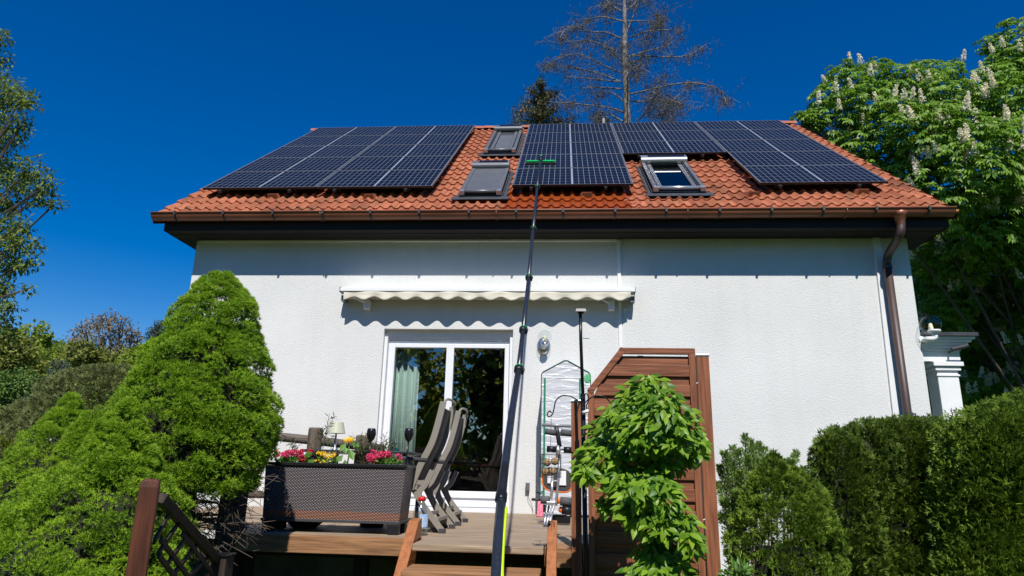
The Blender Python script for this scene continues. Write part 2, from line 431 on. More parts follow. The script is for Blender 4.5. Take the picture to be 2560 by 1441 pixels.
# facade with the door opening, side and back walls
w_ = MB()
w_.box(XL, 0, GZ, DX0, .30, WTOP); w_.box(DX1, 0, GZ, XR, .30, WTOP)
w_.box(DX0, 0, DT, DX1, .30, WTOP); w_.box(DX0, 0, GZ, DX1, .30, DB-.14)
w_.box(XL, .30, GZ, XL+.3, HB, WTOP); w_.box(XR-.3, .30, GZ, XR, HB, WTOP); w_.box(XL+.3, HB-.3, GZ, XR-.3, HB, WTOP)
# gables
RIDY = 4.80
def tile_z(y, h=0):
    v = (y-RY0-RN.y*TOFF)/RS.y; return RZ0+RS.z*v+RN.z*TOFF+h
for gx in (XL, XR-.3):
    w_.prism([(gx, .05, WTOP), (gx, RIDY, tile_z(RIDY)-.25), (gx, 2*RIDY-.05, WTOP)], (.3, 0, 0))
wall = w_.build('wall', M['stucco'], house)
# trims of the wall
t = MB()
p0 = at(1546, 600, 0); t.box(p0.x-.022, -.022, 2.93, p0.x+.022, 0.001, WTOP-.04)
t.box(p0.x-.02, -.020, GZ+.3, p0.x+.02, 0.001, 2.80)
t.box(XL+.05, -.018, WTOP-.05, p0.x-.022, .001, WTOP-.025)
t.build('cable_cover', M['white'], house)
t = MB(); p0 = at(2190, 600, 0); p1 = at(2246, 1050, 0)
t.hexa([(p1.x-.045-.05,-.03,GZ),(p1.x+.045-.05,-.03,GZ),(p1.x-.005,.001,GZ),(p1.x-.095,.001,GZ)], [(p0.x-.045,-.03,WTOP-.02),(p0.x+.045,-.03,WTOP-.02),(p0.x+.045,.001,WTOP-.02),(p0.x-.045,.001,WTOP-.02)])
t.build('corner_strip', M['white'], house)
# dark interior
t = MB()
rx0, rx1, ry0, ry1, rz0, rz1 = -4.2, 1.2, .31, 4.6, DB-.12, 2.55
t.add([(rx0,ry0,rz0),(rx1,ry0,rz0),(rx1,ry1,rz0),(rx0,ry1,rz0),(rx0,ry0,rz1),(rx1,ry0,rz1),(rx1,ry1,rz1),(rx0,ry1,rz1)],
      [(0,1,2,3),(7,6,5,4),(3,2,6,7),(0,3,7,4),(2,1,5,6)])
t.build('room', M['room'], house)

# ---- tiled roof
VX0, VX1 = -5.78, 5.04       # verges
V0 = (-.42-RY0-RN.y*TOFF)/RS.y     # eave line, just inside the gutter
VR = (RIDY-RY0-RN.y*TOFF)/RS.y
ROWS = 20; RH = (VR-V0)/ROWS; TWI = (VX1-VX0)/72.0
def tile_profile(ph):         # height of double pantile, ph in tile halves
    f = ph % 1.0
    return .034*(math.sin(math.pi*f/.5) if f < .5 else 0) - (.006*math.sin(math.pi*(f-.5)/.5) if f >= .5 else 0)
def roof_tiles():
    NS = 8; nx = 72*NS+1; V = []; Fc = []
    h = [tile_profile(i/NS) for i in range(nx)]
    for r in range(ROWS):
        b = len(V); v0 = V0+r*RH; v1 = v0+RH+.0
        for i in range(nx):
            x = VX0+i*TWI/NS; j = i//(2*NS); rj = random.Random(r*977+j*31)
            dh = (rj.random()-.5)*.006; dv = (rj.random()-.5)*.008
            f = (i/NS) % 1.0
            scal = -.012*math.sin(math.pi*f/.5) if f < .5 else 0.0
            a = v0+dv+scal
            V.append(roof(x, a+.004, h[i]*.9+.002)); V.append(roof(x, a, h[i]+.030+dh)); V.append(roof(x, a+.012, h[i]+.037+dh)); V.append(roof(x, v1+.03, h[i]+.004))
        for i in range(nx-1):
            for k in range(3):
                Fc.append((b+i*4+k, b+(i+1)*4+k, b+(i+1)*4+k+1, b+i*4+k+1))
        # verge side closure
        for sx, i in ((0, 0), (1, nx-1)):
            x = VX0 if sx == 0 else VX1; q = len(V)
            V.extend([roof(x, v0, -.09), roof(x, v0, .03), roof(x, v1+.02, .03), roof(x, v1+.02, -.09)])
            Fc.append((q, q+1, q+2, q+3))
    # back slope (plain) and underside
    q = len(V)
    top = roof(0, VR); ez = roof(0, V0)
    V.extend([(VX0, top.y, top.z-.0), (VX1, top.y, top.z-.0), (VX1, 2*RIDY+.5, ez.z), (VX0, 2*RIDY+.5, ez.z)])
    Fc.append((q, q+1, q+2, q+3))
    q = len(V)
    V.extend([tuple(roof(VX0, V0+.02, -.09)), tuple(roof(VX1, V0+.02, -.09)), tuple(roof(VX1, VR, -.09)), tuple(roof(VX0, VR, -.09)), (VX1, 2*RIDY+.5, ez.z-.1), (VX0, 2*RIDY+.5, ez.z-.1)])
    Fc.append((q, q+3, q+2, q+1)); Fc.append((q+3, q+5, q+4, q+2))
    m, nt, p = new_mat('terracotta_tiles'); p.inputs['Specular IOR Level'].default_value = .25
    tc = nt.nodes.new('ShaderNodeTexCoord'); sx = nt.nodes.new('ShaderNodeSeparateXYZ'); 
    geo = nt.nodes.new('ShaderNodeNewGeometry'); L(nt, geo.outputs['Position'], sx.inputs[0])
    X, Y_, Z_ = sx.outputs
    # distance along slope
    vv = mnode(nt, 'DIVIDE', mnode(nt, 'SUBTRACT', Y_, RY0+RN.y*TOFF), RS.y)
    row = mnode(nt, 'FLOOR', mnode(nt, 'DIVIDE', mnode(nt, 'SUBTRACT', vv, V0-.02), RH))
    colm = mnode(nt, 'FLOOR', mnode(nt, 'DIVIDE', mnode(nt, 'SUBTRACT', X, VX0), TWI*2))
    cb = nt.nodes.new('ShaderNodeCombineXYZ'); L(nt, row, cb.inputs[0]); L(nt, colm, cb.inputs[1])
    wn = nt.nodes.new('ShaderNodeTexWhiteNoise'); wn.noise_dimensions = '2D'; L(nt, cb.outputs[0], wn.inputs['Vector'])
    cr = nt.nodes.new('ShaderNodeValToRGB'); e = cr.color_ramp.elements
    e[0].position = 0; e[0].color = (.315, .086, .034, 1); e[1].position = 1; e[1].color = (.45, .158, .080, 1)
    e2 = e.new(.5); e2.color = (.375, .124, .060, 1); e3 = e.new(.12); e3.color = (.30, .096, .046, 1); e[0].color = (.215, .076, .040, 1)
    L(nt, wn.outputs['Value'], cr.inputs[0])
    ns = nt.nodes.new('ShaderNodeTexNoise'); ns.inputs['Scale'].default_value = 3.5; ns.inputs['Detail'].default_value = 8; L(nt, geo.outputs['Position'], ns.inputs['Vector'])
    gr = nt.nodes.new('ShaderNodeValToRGB'); gr.color_ramp.elements[0].position = .50; gr.color_ramp.elements[1].position = .78
    gr.color_ramp.elements[0].color = (0,0,0,1); gr.color_ramp.elements[1].color = (.65,.65,.65,1); L(nt, ns.outputs['Fac'], gr.inputs[0])
    mx = nt.nodes.new('ShaderNodeMix'); mx.data_type = 'RGBA'; L(nt, gr.outputs[0], mx.inputs[0]); L(nt, cr.outputs[0], mx.inputs[6]); mx.inputs[7].default_value = (.12, .075, .035, 1)
    # joint between neighbouring tiles
    fx = mnode(nt, 'FRACT', mnode(nt, 'DIVIDE', mnode(nt, 'SUBTRACT', X, VX0+TWI*.52), TWI*2))
    jn = mnode(nt, 'LESS_THAN', fx, .035)
    mj = nt.nodes.new('ShaderNodeMix'); mj.data_type = 'RGBA'; L(nt, jn, mj.inputs[0]); L(nt, mx.outputs[2], mj.inputs[6]); mj.inputs[7].default_value = (.13, .045, .02, 1)
    # wet patch below the rinsed panels
    n3 = nt.nodes.new('ShaderNodeTexNoise'); n3.inputs['Scale'].default_value = 4; L(nt, geo.outputs['Position'], n3.inputs['Vector'])
    wob = mnode(nt, 'MULTIPLY', mnode(nt, 'SUBTRACT', n3.outputs['Fac'], .5), .9)
    wx = mnode(nt, 'ADD', X, wob)
    wet = mnode(nt, 'MULTIPLY', mnode(nt, 'MULTIPLY', mnode(nt, 'GREATER_THAN', wx, -.85), mnode(nt, 'LESS_THAN', wx, 1.0)), mnode(nt, 'LESS_THAN', vv, .15))
    mw_ = nt.nodes.new('ShaderNodeMix'); mw_.data_type = 'RGBA'; L(nt, wet, mw_.inputs[0]); L(nt, mj.outputs[2], mw_.inputs[6]); mw_.inputs[7].default_value = (.27, .055, .012, 1)
    L(nt, mw_.outputs[2], p.inputs['Base Color'])
    L(nt, mnode(nt, 'SUBTRACT', .72, mnode(nt, 'MULTIPLY', wet, .54)), p.inputs['Roughness'])
    nb = nt.nodes.new('ShaderNodeTexNoise'); nb.inputs['Scale'].default_value = 70; L(nt, geo.outputs['Position'], nb.inputs['Vector'])
    bp = nt.nodes.new('ShaderNodeBump'); bp.inputs['Strength'].default_value = .25; bp.inputs['Distance'].default_value = .004; L(nt, nb.outputs['Fac'], bp.inputs['Height']); L(nt, bp.outputs[0], p.inputs['Normal'])
    M['tiles'] = m
    o = link_mesh('roof', V, Fc, m, house, True)
    # keep step edges crisp
    for poly in o.data.polygons: poly.use_smooth = True
    md = o.modifiers.new('es', 'EDGE_SPLIT'); md.split_angle = R(48)
    return o
roof_o = roof_tiles()
# ridge caps
mb = MB(); nc = 27; cl = (VX1-VX0)/nc
for i in range(nc):
    x0 = VX0+i*cl; pts = []
    for k in range(9):
        a = math.pi*k/8; pts.append((math.cos(a)*.13, math.sin(a)*.10))
    for e_, (xx, s_) in enumerate(((x0-.02, 1.10), (x0+cl, .98))):
        for (yy, zz) in pts: mb.v.append(Vector((xx, RIDY-yy*s_, roof(0, VR).z-.02+zz*s_)))
    b = len(mb.v)-18
    for k in range(8): mb.f.append((b+k, b+k+1, b+9+k+1, b+9+k))
    mb.f.append(tuple(b+k for k in range(9))); 
M['ridge'] = mat('ridge_tile', (.36, .105, .045), .7, .15, 4)
mb.build('ridge_cap', M['ridge'], roof_o)
# vent tiles
for (px, py) in ((682, 493), (922, 494), (1468, 490), (1885, 488), (2158, 482)):
    u, v = roofuv(px, py+4, .03); mb = MB()
    wd, hh, ln = .085, .085, .22
    mb.hexa([roof(u-wd*1.15, v, .02), roof(u+wd*1.15, v, .02), roof(u+wd*1.15, v+ln, .03), roof(u-wd*1.15, v+ln, .03)],
            [roof(u-wd*.8, v+.01, .02+hh), roof(u+wd*.8, v+.01, .02+hh), roof(u+wd*.8, v+ln, .05), roof(u-wd*.8, v+ln, .05)])
    vt = mb.build('vent_tile', M['ridge'], roof_o, bevel=.008)
    mb2 = MB()
    for k in range(5):
        zz = .032+k*.014; mb2.obox(roof(u-wd*.8, v-.006, zz), RT*0+Vector((wd*1.6, 0, 0)), RS*.004, RN*.006)
    for f_ in mb2.f[:]: pass
    # slats are part of the same vent mesh look: join by adding to the tile mesh
    n0 = len(vt.data.vertices)
    bm_v = [tuple(v_) for v_ in mb2.v]
    import bmesh
    bm = bmesh.new(); bm.from_mesh(vt.data); nv = [bm.verts.new(Vector(v_)-ORG[vt.name]) for v_ in bm_v]
    for f_ in mb2.f: bm.faces.new([nv[i] for i in f_]).material_index = 1
    bm.to_mesh(vt.data); bm.free(); vt.data.materials.append(M['dark_wood'])

# ---- eave: fascia, soffit, gutter
GY = -.49; GZc = 3.872; GR = .088
ft = -.40
mb = MB()
EX0, EX1 = -5.575, 4.90
mb.box(EX0, ft-.02, 3.665, EX1, ft, 3.86)
mb.box(EX0, ft-.04, 3.80, EX1, ft-.02, 3.86)
mb.build('fascia', M['dark_fascia'], house)
mb = MB()
mb.box(EX0+.003, ft, 3.668, EX1-.003, ft+.13, 3.69); mb.box(EX0+.003, ft+.137, 3.664, EX1-.003, -.13, 3.69); mb.box(EX0+.003, -.123, 3.668, EX1-.003, .0-.002, 3.69)
for xa, xb in ((EX0+.003, XL-.003), (XR+.003, EX1-.003)):
    mb.box(xa, 0, 3.668, xb, .5, 3.69)
mb.build('soffit', M['dark_fascia'], house)
# verge boards running up the gables
for x, xa, xb in ((EX0, EX0+.03, XL), (EX1-.03, XR, EX1-.03)):
    mb = MB(); P_ = [Vector((x, ft, 3.668)), Vector((x, ft, 3.86)), Vector((x, RIDY, tile_z(RIDY)-.10)), Vector((x, RIDY, tile_z(RIDY)-.30)), Vector((x, .1, 3.668))]
    mb.prism(P_, (.03, 0, 0)); vb = mb.build('verge_board', M['dark_fascia'], house)
    mb = MB(); mb.hexa([(xa, .1, 3.70), (xb, .1, 3.70), (xb, RIDY, tile_z(RIDY)-.28), (xa, RIDY, tile_z(RIDY)-.28)], [(xa, .1, 3.72), (xb, .1, 3.72), (xb, RIDY, tile_z(RIDY)-.26), (xa, RIDY, tile_z(RIDY)-.26)])
    mb.build('verge_soffit', M['dark_fascia'], house)
# gutter (half round with rolled lip)
mb = MB(); GX0, GX1 = -5.70, 4.93
prof = []
for k in range(13):
    a = math.pi+math.pi*k/12; prof.append((math.cos(a)*GR, math.sin(a)*GR))
prof = [( -GR-.012, .008), (-GR-.014, -.004)]+prof
nseg = 6; xs = np.linspace(GX0, GX1, nseg)
for x in xs:
    for (yy, zz) in prof: mb.v.append(Vector((x, GY+yy, GZc+zz)))
    for (yy, zz) in prof: mb.v.append(Vector((x, GY+yy*.94, GZc+zz*.94+.002)))
npf = len(prof)
for i in range(nseg-1):
    for s_ in (0, npf):
        for k in range(npf-1):
            a = i*2*npf+s_+k; mb.f.append((a, a+1, a+2*npf+1, a+2*npf))
    a = i*2*npf; mb.f.append((a, a+2*npf, a+3*npf, a+npf)) 
for i in (0, nseg-1):
    a = i*2*npf; mb.f.append(tuple(a+k for k in range(2, npf)))
gut = mb.build('gutter', M['copper'], house, True)
mb = MB(); mb.tube([(GX0, GY-GR-.006, GZc+.006), (GX1, GY-GR-.006, GZc+.006)], .010, 8); 
for x in (-3.3, -.9, 1.6, 3.6):
    mb.tube([(x, GY+math.cos(math.pi+math.pi*k/10)*(GR+.004), GZc+math.sin(math.pi+math.pi*k/10)*(GR+.004)) for k in range(11)], .010, 6)
mb.build('lip', M['copper'], gut, True)
x = -5.5
bxs = [437, 558, 682, 806, 926, 1048, 1172, 1290, 1408, 1538, 1666, 1800, 1930, 2060, 2192, 2325]
for px in bxs:
    p = at(px, 545, -.57); mb = MB(); 
    pts = [(p.x, GY+math.cos(math.pi*.97+math.pi*1.03*k/12)*(GR+.006), GZc+math.sin(math.pi*.97+math.pi*1.03*k/12)*(GR+.006)) for k in range(13)]
    for i in range(12):
        mb.bar(pts[i], pts[i+1], .026, .006)
    mb.box(p.x-.014, GY-GR-.03, GZc-.035, p.x+.014, GY-GR-.008, GZc+.02)
    mb.build('bracket', M['bracket'], gut)
# downpipe
hp = at(2253, 560, -.50)
dp = MB()
P = smoothpts([(hp.x, GY, GZc-GR-.02), (hp.x, GY, GZc-.20), at(2248, 590, -.46), at(2222, 634, -.16), at(2217, 662, -.11)], 5)
dp.tube(P, .052, 14)
pa = at(2217, 655, -.11); pb = at(2271, 1050, -.11)
pbot = pa+(pb-pa)*((GZ-pa.z)/(pb.z-pa.z))
dp.tube([pa, pbot], .050, 16)
pipe = dp.build('downpipe', M['pipe'], house, True)
mb = MB(); mb.lathe((hp.x, GY, GZc-.235), [(.045, 0), (.052, .03), (.055, .09), (.062, .10), (.075, .16), (.11, .20)], 16); mb.build('hopper', M['pipe_copper'], pipe, True)
for (px, py) in ((2219, 668), (2269, 1035)):
    p = at(px, py, -.11); mb = MB(); mb.lathe(p, [(.056, -.018), (.060, -.018), (.060, .018), (.056, .018)], 16); mb.tube([p+Vector((.05, 0, 0)), p+Vector((.10, 0, 0))], .01, 6); mb.tube([p, p+Vector((0, .12, 0))], .012, 6)
    mb.build('pipe_clamp', M['bracket'], pipe)

# ---- patio door
def patio_door():
    y0 = .115
    fr = MB()
    # outer frame
    fr.box(DX0, y0+.03, DB+.03, DX0+.055, .24, DT-.14); fr.box(DX1-.055, y0+.03, DB+.03, DX1, .24, DT-.14)
    fr.box(DX0+.055, y0+.03, DB+.03, DX1-.055, .24, DB+.14); fr.box(DX0+.055, y0+.03, DT-.18, DX1-.055, .24, DT-.14)
    d = fr.build('patio_door', M['pvc'], house, bevel=.004)
    # guide rails of the roller shutter
    r = MB(); r.box(DX0+.002, .05, DB+.0, DX0+.045, y0+.028, DT-.10); r.build('shutter_rail', M['pvc'], d, bevel=.003)
    r = MB(); r.box(DX1-.045, .05, DB+.0, DX1-.002, y0+.028, DT-.10); r.build('shutter_rail', M['pvc'], d, bevel=.003)
    s = MB(); s.box(DX0+.002, .10, DT-.10, DX1-.002, .24, DT-.001); s.box(DX0+.047, y0+.005, DT-.135, DX1-.047, y0+.028, DT-.101); s.build('shutter_box', M['pvc'], d)
    a0, a1, b0, b1 = DX0+.057, -1.548, -1.546, DX1-.057
    z0, z1 = DB+.142, DT-.182
    for (x0, x1) in ((a0, a1), (b0, b1)):
        g = MB(); wd = .066 if True else 0
        wl = .082 if x0 == a0 else .05; wr = .052 if x0 == a0 else .06
        g.box(x0, y0+.005, z0, x0+wl, .22, z1); g.box(x1-wr, y0+.005, z0, x1, .22, z1)
        g.box(x0+wl, y0+.005, z0, x1-wr, .22, z0+.085); g.box(x0+wl, y0+.005, z1-.055, x1-wr, .22, z1)
        g.build('sash', M['pvc'], d, bevel=.006)
        q = MB(); q.box(x0+wl-.005, .155, z0+.08, x1-wr+.005, .162, z1-.05); q.build('pane', GLASS, d)
    c = MB(); c.box(-1.572, y0-.008, z0, -1.522, y0+.004, z1-.01); c.build('centre_bar', M['pvc'], d, bevel=.003)
    st = MB(); p = at(1244, 850, .15); st.box(p.x, .149, p.z-.075, p.x+.095, .1535, p.z+.01)
    M['sticker'] = mat('pale_sticker', (.60, .55, .60), .5, .1, 30); so_ = st.build('sticker', M['sticker'], d)
    l = MB(); l.box(p.x+.008, .1475, p.z-.058, p.x+.087, .1488, p.z-.05); l.box(p.x+.008, .1475, p.z-.03, p.x+.087, .1488, p.z-.012)
    # red strip printed on the sticker: joined in the sticker's own mesh
    bm = bmesh.new(); bm.from_mesh(so_.data); nv = [bm.verts.new(Vector(v_)-ORG[so_.name]) for v_ in l.v]
    for f_ in l.f: bm.faces.new([nv[i] for i in f_]).material_index = 1
    bm.to_mesh(so_.data); bm.free(); so_.data.materials.append(mat('sticker_print', (.35, .18, .25), .5))
    sl_ = MB(); sl_.box(DX0-.05, -.07, DB-.085, DX1+.05, .06, DB-.045); sl_.build('door_sill', M['stone'], d, bevel=.006)
    sl_ = MB(); sl_.box(DX0+.0, .0-.004, DB-.045, DX1-.0, .10, DB+.028); sl_.build('bottom_rail', M['pvc'], d)
    return d
GLASS = glass_mat('window_glass', (.90, .93, .92), ior=1.5, bias=.24)
import bmesh
door = patio_door()
# curtain inside
mb = MB(); n = 60; V = []; Fc = []
c0 = at(985, 1000, .34).x; c1 = at(1043, 1000, .34).x
for i in range(n+1):
    x = c0-.18+(c1-c0+.18)*i/n; y = .34+.03*math.sin(i*.55)+.012*math.sin(i*1.3)
    for z in (DB+.02, 2.38): mb.v.append(Vector((x, y, z)))
for i in range(n): mb.f.append((2*i, 2*i+2, 2*i+3, 2*i+1))
cu = single(mb, 'curtain', M['curtain'], 'mint green curtain hanging behind the left pane of the patio door', 'curtain', smooth=True)
s_ = cu.modifiers.new('s', 'SOLIDIFY'); s_.thickness = .004

# ---- roof windows
def skylight(tl, tr, bl, br, shut, hgt=.13, hw=None):
    uA = (roofuv(*tl, hgt)[0]+roofuv(*bl, hgt)[0])/2; uB = (roofuv(*tr, hgt)[0]+roofuv(*br, hgt)[0])/2
    v1 = (roofuv(*tl, hgt)[1]+roofuv(*tr, hgt)[1])/2; v0 = (roofuv(*bl, hgt)[1]+roofuv(*br, hgt)[1])/2
    U = Vector((1, 0, 0))
    def bx(mb, ua, va, ub, vb, h0, h1): return mb.obox(roof(ua, va, h0), U*(ub-ua), RS*(vb-va), RN*(h1-h0))
    rw_ = MB()
    bx(rw_, uA, v0, uA+.07, v1-.12, .0, hgt); bx(rw_, uB-.07, v0, uB, v1-.12, .0, hgt)
    bx(rw_, uA+.071, v0+.001, uB-.071, v1-.121, .0, .088)
    root = rw_.build('skylight', M['dark_grey'], house, bevel=.006)
    t = MB(); bx(t, uA-.01, v0+.03, uA+.045, v1-.14, hgt+.004, hgt+.024); bx(t, uB-.045, v0+.03, uB+.01, v1-.14, hgt+.004, hgt+.024); t.build('frame', M['grey_alu'], root, bevel=.004)
    # roller box
    t = MB(); c = [roof(uA-.02, v1-.03, hgt-.02)]
    prf = []
    for k in range(11):
        a = -.5*math.pi+math.pi*k/10*1.0
        prf.append((v1-.15-math.cos(a)*.055, hgt-.02+.06+math.sin(a)*.06))
    prf += [(v1, hgt+.10), (v1, hgt-.06)]
    t.prism([roof(uA-.015, v_, h_) for v_, h_ in prf], U*(uB-uA+.03)); t.build('roller_box', M['grey_alu'] if shut != 0 else M['silver'], root, smooth=False)
    t = MB(); bx(t, uA+.10, v1-.13, uB-.02, v1-.02, hgt+.102, hgt+.112); t.build('solar_strip', M['blackgloss'], root)
    # glass
    t = MB(); bx(t, uA+.072, v0+.06, uB-.072, v1-.125, .099, .103); t.build('pane', SKYGLASS, root)
    if shut != 2:
        t = MB(); bx(t, uA+.078, v0+.095, uA+.14, v1-.18, .1035, .125); bx(t, uB-.14, v0+.095, uB-.078, v1-.18, .1035, .125); bx(t, uA+.078, v1-.178, uB-.078, v1-.135, .1035, .125); t.build('sash', M['grey_alu'], root, bevel=.003)
    if shut == 2:
        t = MB(); nsl = 22
        for k in range(nsl):
            va = v0+.05+(v1-.2-v0-.05)*k/nsl; vb = v0+.05+(v1-.2-v0-.05)*(k+1)/nsl
            bx(t, uA+.047, va, uB-.047, vb-.006, hgt+.002, hgt+.014)
        bx(t, uA+.047, v0+.05, uB-.047, v1-.2, hgt-.01, hgt+.0015)
        t.build('shutter_slats', M['grey_alu'], root)
    else:
        t = MB()
        hb = .1035 if shut == 1 else .089
        if shut == 1: bx(t, uA+.15, v0+.095, uB-.15, v1-.25, .1035, .107)
        for k in range(6 if shut == 1 else 4):
            va = v1-.2-(k+1)*.05 if shut == 1 else v0+.20+k*.055; bx(t, uA+.145, va, uB-.145, va+(.02 if shut == 1 else .012), (.108 if shut == 1 else .0885), (.112 if shut == 1 else .096))
        t.build('blind', M['white'] if shut == 0 else M['grey_alu'], root)
    # bottom bar with end caps
    t = MB(); t.tube([roof(uA+.03, v0+.015, hgt+.02), roof(uB-.03, v0+.015, hgt+.02)], .028, 10); t.build('bottom_bar', M['grey_alu'] if shut else M['silver'], root, smooth=True)
    for (ua, ub) in ((uA-.012, uA+.065), (uB-.065, uB+.012)): t = MB(); bx(t, ua, v0-.02, ub, v0+.07, hgt-.03, hgt+.045); t.build('end_cap', M['silver'], root, bevel=.012)
    # flashing
    t = MB(); bx(t, uA-.12, v0-.14, uB+.12, v0-.0, .070, .078); bx(t, uA-.075, v0, uA-.002, v1-.05, .03, .055); bx(t, uB+.002, v0, uB+.075, v1-.05, .03, .055)
    bx(t, uA-.03, v0, uA-.02, v1-.1, .055, .09); bx(t, uB+.02, v0, uB+.03, v1-.1, .055, .09)
    t.build('flashing', M['lead'], root)
SKYGLASS = glass_mat('roof_window_glass', (.02, .03, .05), ior=1.5, bias=.04)
skylight((1232, 325), (1304, 325), (1220, 378), (1289, 378), 1)
skylight((1180, 418), (1273, 416), (1157, 483), (1252, 483), 2)
skylight((1607, 404), (1722, 402), (1630, 475), (1748, 473), 0)

# ---- porch on the far side
def porch():
    y0 = 1.0; y1 = 2.6
    q = lambda x, y: at(x, y, y0)
    tp = q(2425, 838); xr = tp.x; e_top = q(2400, 878).z; e_bot = q(2360, 905).z; zt = tp.z
    col0 = q(2350, 960).x; col1 = q(2403, 960).x; cw = col1-col0
    xi = XR+.001
    mb = MB(); mb.box(xi, y0+.02, e_bot+.01, xr-.17, y1, e_top)
    mb.box(xi, y0+.008, e_bot+.11, xr-.33, y0+.0195, e_bot+.15)
    p = mb.build('porch', M['white'], house)
    c = MB(); 
    for k in range(5):
        o_ = .0+.035*k; z_ = e_top+(zt-.05-e_top)*k/5; c.box(xi, y0-.02-o_, z_, xr-.17+o_, y1, z_+(zt-.05-e_top)/5-.002)
    c.build('cornice', M['white'], p)
    c = MB(); c.box(xi, y0-.20, zt-.05, xr, y1+.05, zt); c.build('roof_slab', M['bracket'], p)
    c = MB(); c.box(col0, y0+.03, GZ, col1, y0+.03+cw, e_bot-.12); c.build('column', M['white'], p, bevel=.01)
    c = MB(); c.box(col0-.03, y0, e_bot-.12, col1+.03, y0+.06+cw, e_bot-.08); c.box(col0-.06, y0-.03, e_bot-.06, col1+.06, y0+.09+cw, e_bot+.0)
    c.box(col0-.01, y0+.02, e_bot-.08, col1+.01, y0+.04+cw, e_bot-.06); c.box(col0-.015, y0+.015, e_bot-.20, col1+.015, y0+.045+cw, e_bot-.175)
    c.build('capital', M['white'], p, bevel=.004)
    c = MB(); c.tube([q(2368, 878)-Vector((0, .12, 0)), q(2404, 870)-Vector((0, .16, 0))], .03, 10); c.tube([q(2372, 882), q(2372, 879)-Vector((0, .12, 0))], .015, 6); c.build('spotlight', M['bracket'], p)
    c = MB(); c.box(xi+.02, 2.4, GZ, xr-.2, 2.45, e_bot); c.build('entrance_door', M['black_wood'], p)
porch()
# antenna mast behind ridge
a = at(1509, 299, 5.2); mb = MB(); mb.tube([(a.x, 5.2, a.z-.6), (a.x, 5.2, a.z+.02)], .03, 10); mb.build('vent_pipe', M['grey_tube'], house, True)

# ================================================================== SOLAR PANELS
PW, PH, PT = 1.755, 1.038, .035
def solar_mat():
    m, nt, p = new_mat('solar_cells'); p.inputs['Specular IOR Level'].default_value = .3; p.inputs['IOR'].default_value = 1.10
    tc = nt.nodes.new('ShaderNodeTexCoord'); sx = nt.nodes.new('ShaderNodeSeparateXYZ'); L(nt, tc.outputs['Object'], sx.inputs[0])
    X, Y_ = sx.outputs[0], sx.outputs[1]
    mid = PW/2
    ax = mnode(nt, 'ABSOLUTE', mnode(nt, 'SUBTRACT', X, mid))          # mirrored halves
    cw = (mid-.012-.022)/10
    fx = mnode(nt, 'FRACT', mnode(nt, 'DIVIDE', mnode(nt, 'SUBTRACT', ax, .012), cw))
    dx = mnode(nt, 'MULTIPLY', mnode(nt, 'MINIMUM', fx, mnode(nt, 'SUBTRACT', 1.0, fx)), cw)
    lx = mnode(nt, 'LESS_THAN', dx, .0024)
    lc = mnode(nt, 'LESS_THAN', ax, .010)
    chh = (PH-.04)/6
    fy = mnode(nt, 'FRACT', mnode(nt, 'DIVIDE', mnode(nt, 'SUBTRACT', Y_, .02), chh))
    dy = mnode(nt, 'MULTIPLY', mnode(nt, 'MINIMUM', fy, mnode(nt, 'SUBTRACT', 1.0, fy)), chh)
    ly = mnode(nt, 'LESS_THAN', dy, .0026)
    # fine busbars running along the long side
    fb = mnode(nt, 'FRACT', mnode(nt, 'DIVIDE', mnode(nt, 'SUBTRACT', Y_, .02), chh/5))
    lb = mnode(nt, 'MULTIPLY', mnode(nt, 'LESS_THAN', fb, .05), .22)
    ln = mnode(nt, 'MAXIMUM', mnode(nt, 'MAXIMUM', lx, lc), mnode(nt, 'MAXIMUM', mnode(nt, 'MULTIPLY', ly, .8), lb))
    n = nt.nodes.new('ShaderNodeTexNoise'); n.inputs['Scale'].default_value = 5; L(nt, tc.outputs['Object'], n.inputs['Vector'])
    oi = nt.nodes.new('ShaderNodeObjectInfo')
    cr = nt.nodes.new('ShaderNodeMix'); cr.data_type = 'RGBA'; L(nt, oi.outputs['Random'], cr.inputs[0]); cr.inputs[6].default_value = (.0035, .007, .020, 1); cr.inputs[7].default_value = (.005, .009, .024, 1)
    mx = nt.nodes.new('ShaderNodeMix'); mx.data_type = 'RGBA'; L(nt, ln, mx.inputs[0]); L(nt, cr.outputs[2], mx.inputs[6]); mx.inputs[7].default_value = (.24, .26, .29, 1)
    L(nt, mx.outputs[2], p.inputs['Base Color'])
    L(nt, mnode(nt, 'ADD', .10, mnode(nt, 'MULTIPLY', n.outputs['Fac'], .16)), p.inputs['Roughness'])
    return m
M['solar'] = solar_mat()
M['panel_frame'] = mat('panel_frame', (.34, .35, .37), .35, .05, metal=.5)
M['panel_side'] = mat('panel_frame_side', (.02, .02, .022), .4, .1)
def make_panel():
    e = thing('solar_panel', None, 'solar panel', (0, 0, 0), 'solar panels mounted on the orange tiled roof')
    f = MB(); fw = .011
    f.box(0, 0, -.001, PW, fw, .0); f.box(0, PH-fw, -.001, PW, PH, .0); f.box(0, fw, -.001, fw, PH-fw, .0); f.box(PW-fw, fw, -.001, PW, PH-fw, .0)
    nb = len(f.f)
    f.box(0, 0, -PT, PW, .004, -.0012); f.box(0, PH-.004, -PT, PW, PH, -.0012); f.box(0, .004, -PT, .004, PH-.004, -.0012); f.box(PW-.004, .004, -PT, PW, PH-.004, -.0012)
    o = f.build('frame', [M['panel_frame'], M['panel_side']], e)
    for i, pl in enumerate(o.data.polygons):
        pl.material_index = 1 if i >= nb else 0
    c = MB(); c.box(fw, fw, -.012, PW-fw, PH-fw, -.003); c.build('cell_sheet', M['solar'], e)
    return e
proto = make_panel(); first = True
ROWN = ['bottom', 'second lowest', 'middle', 'second highest', 'top']
UL = -5.4771
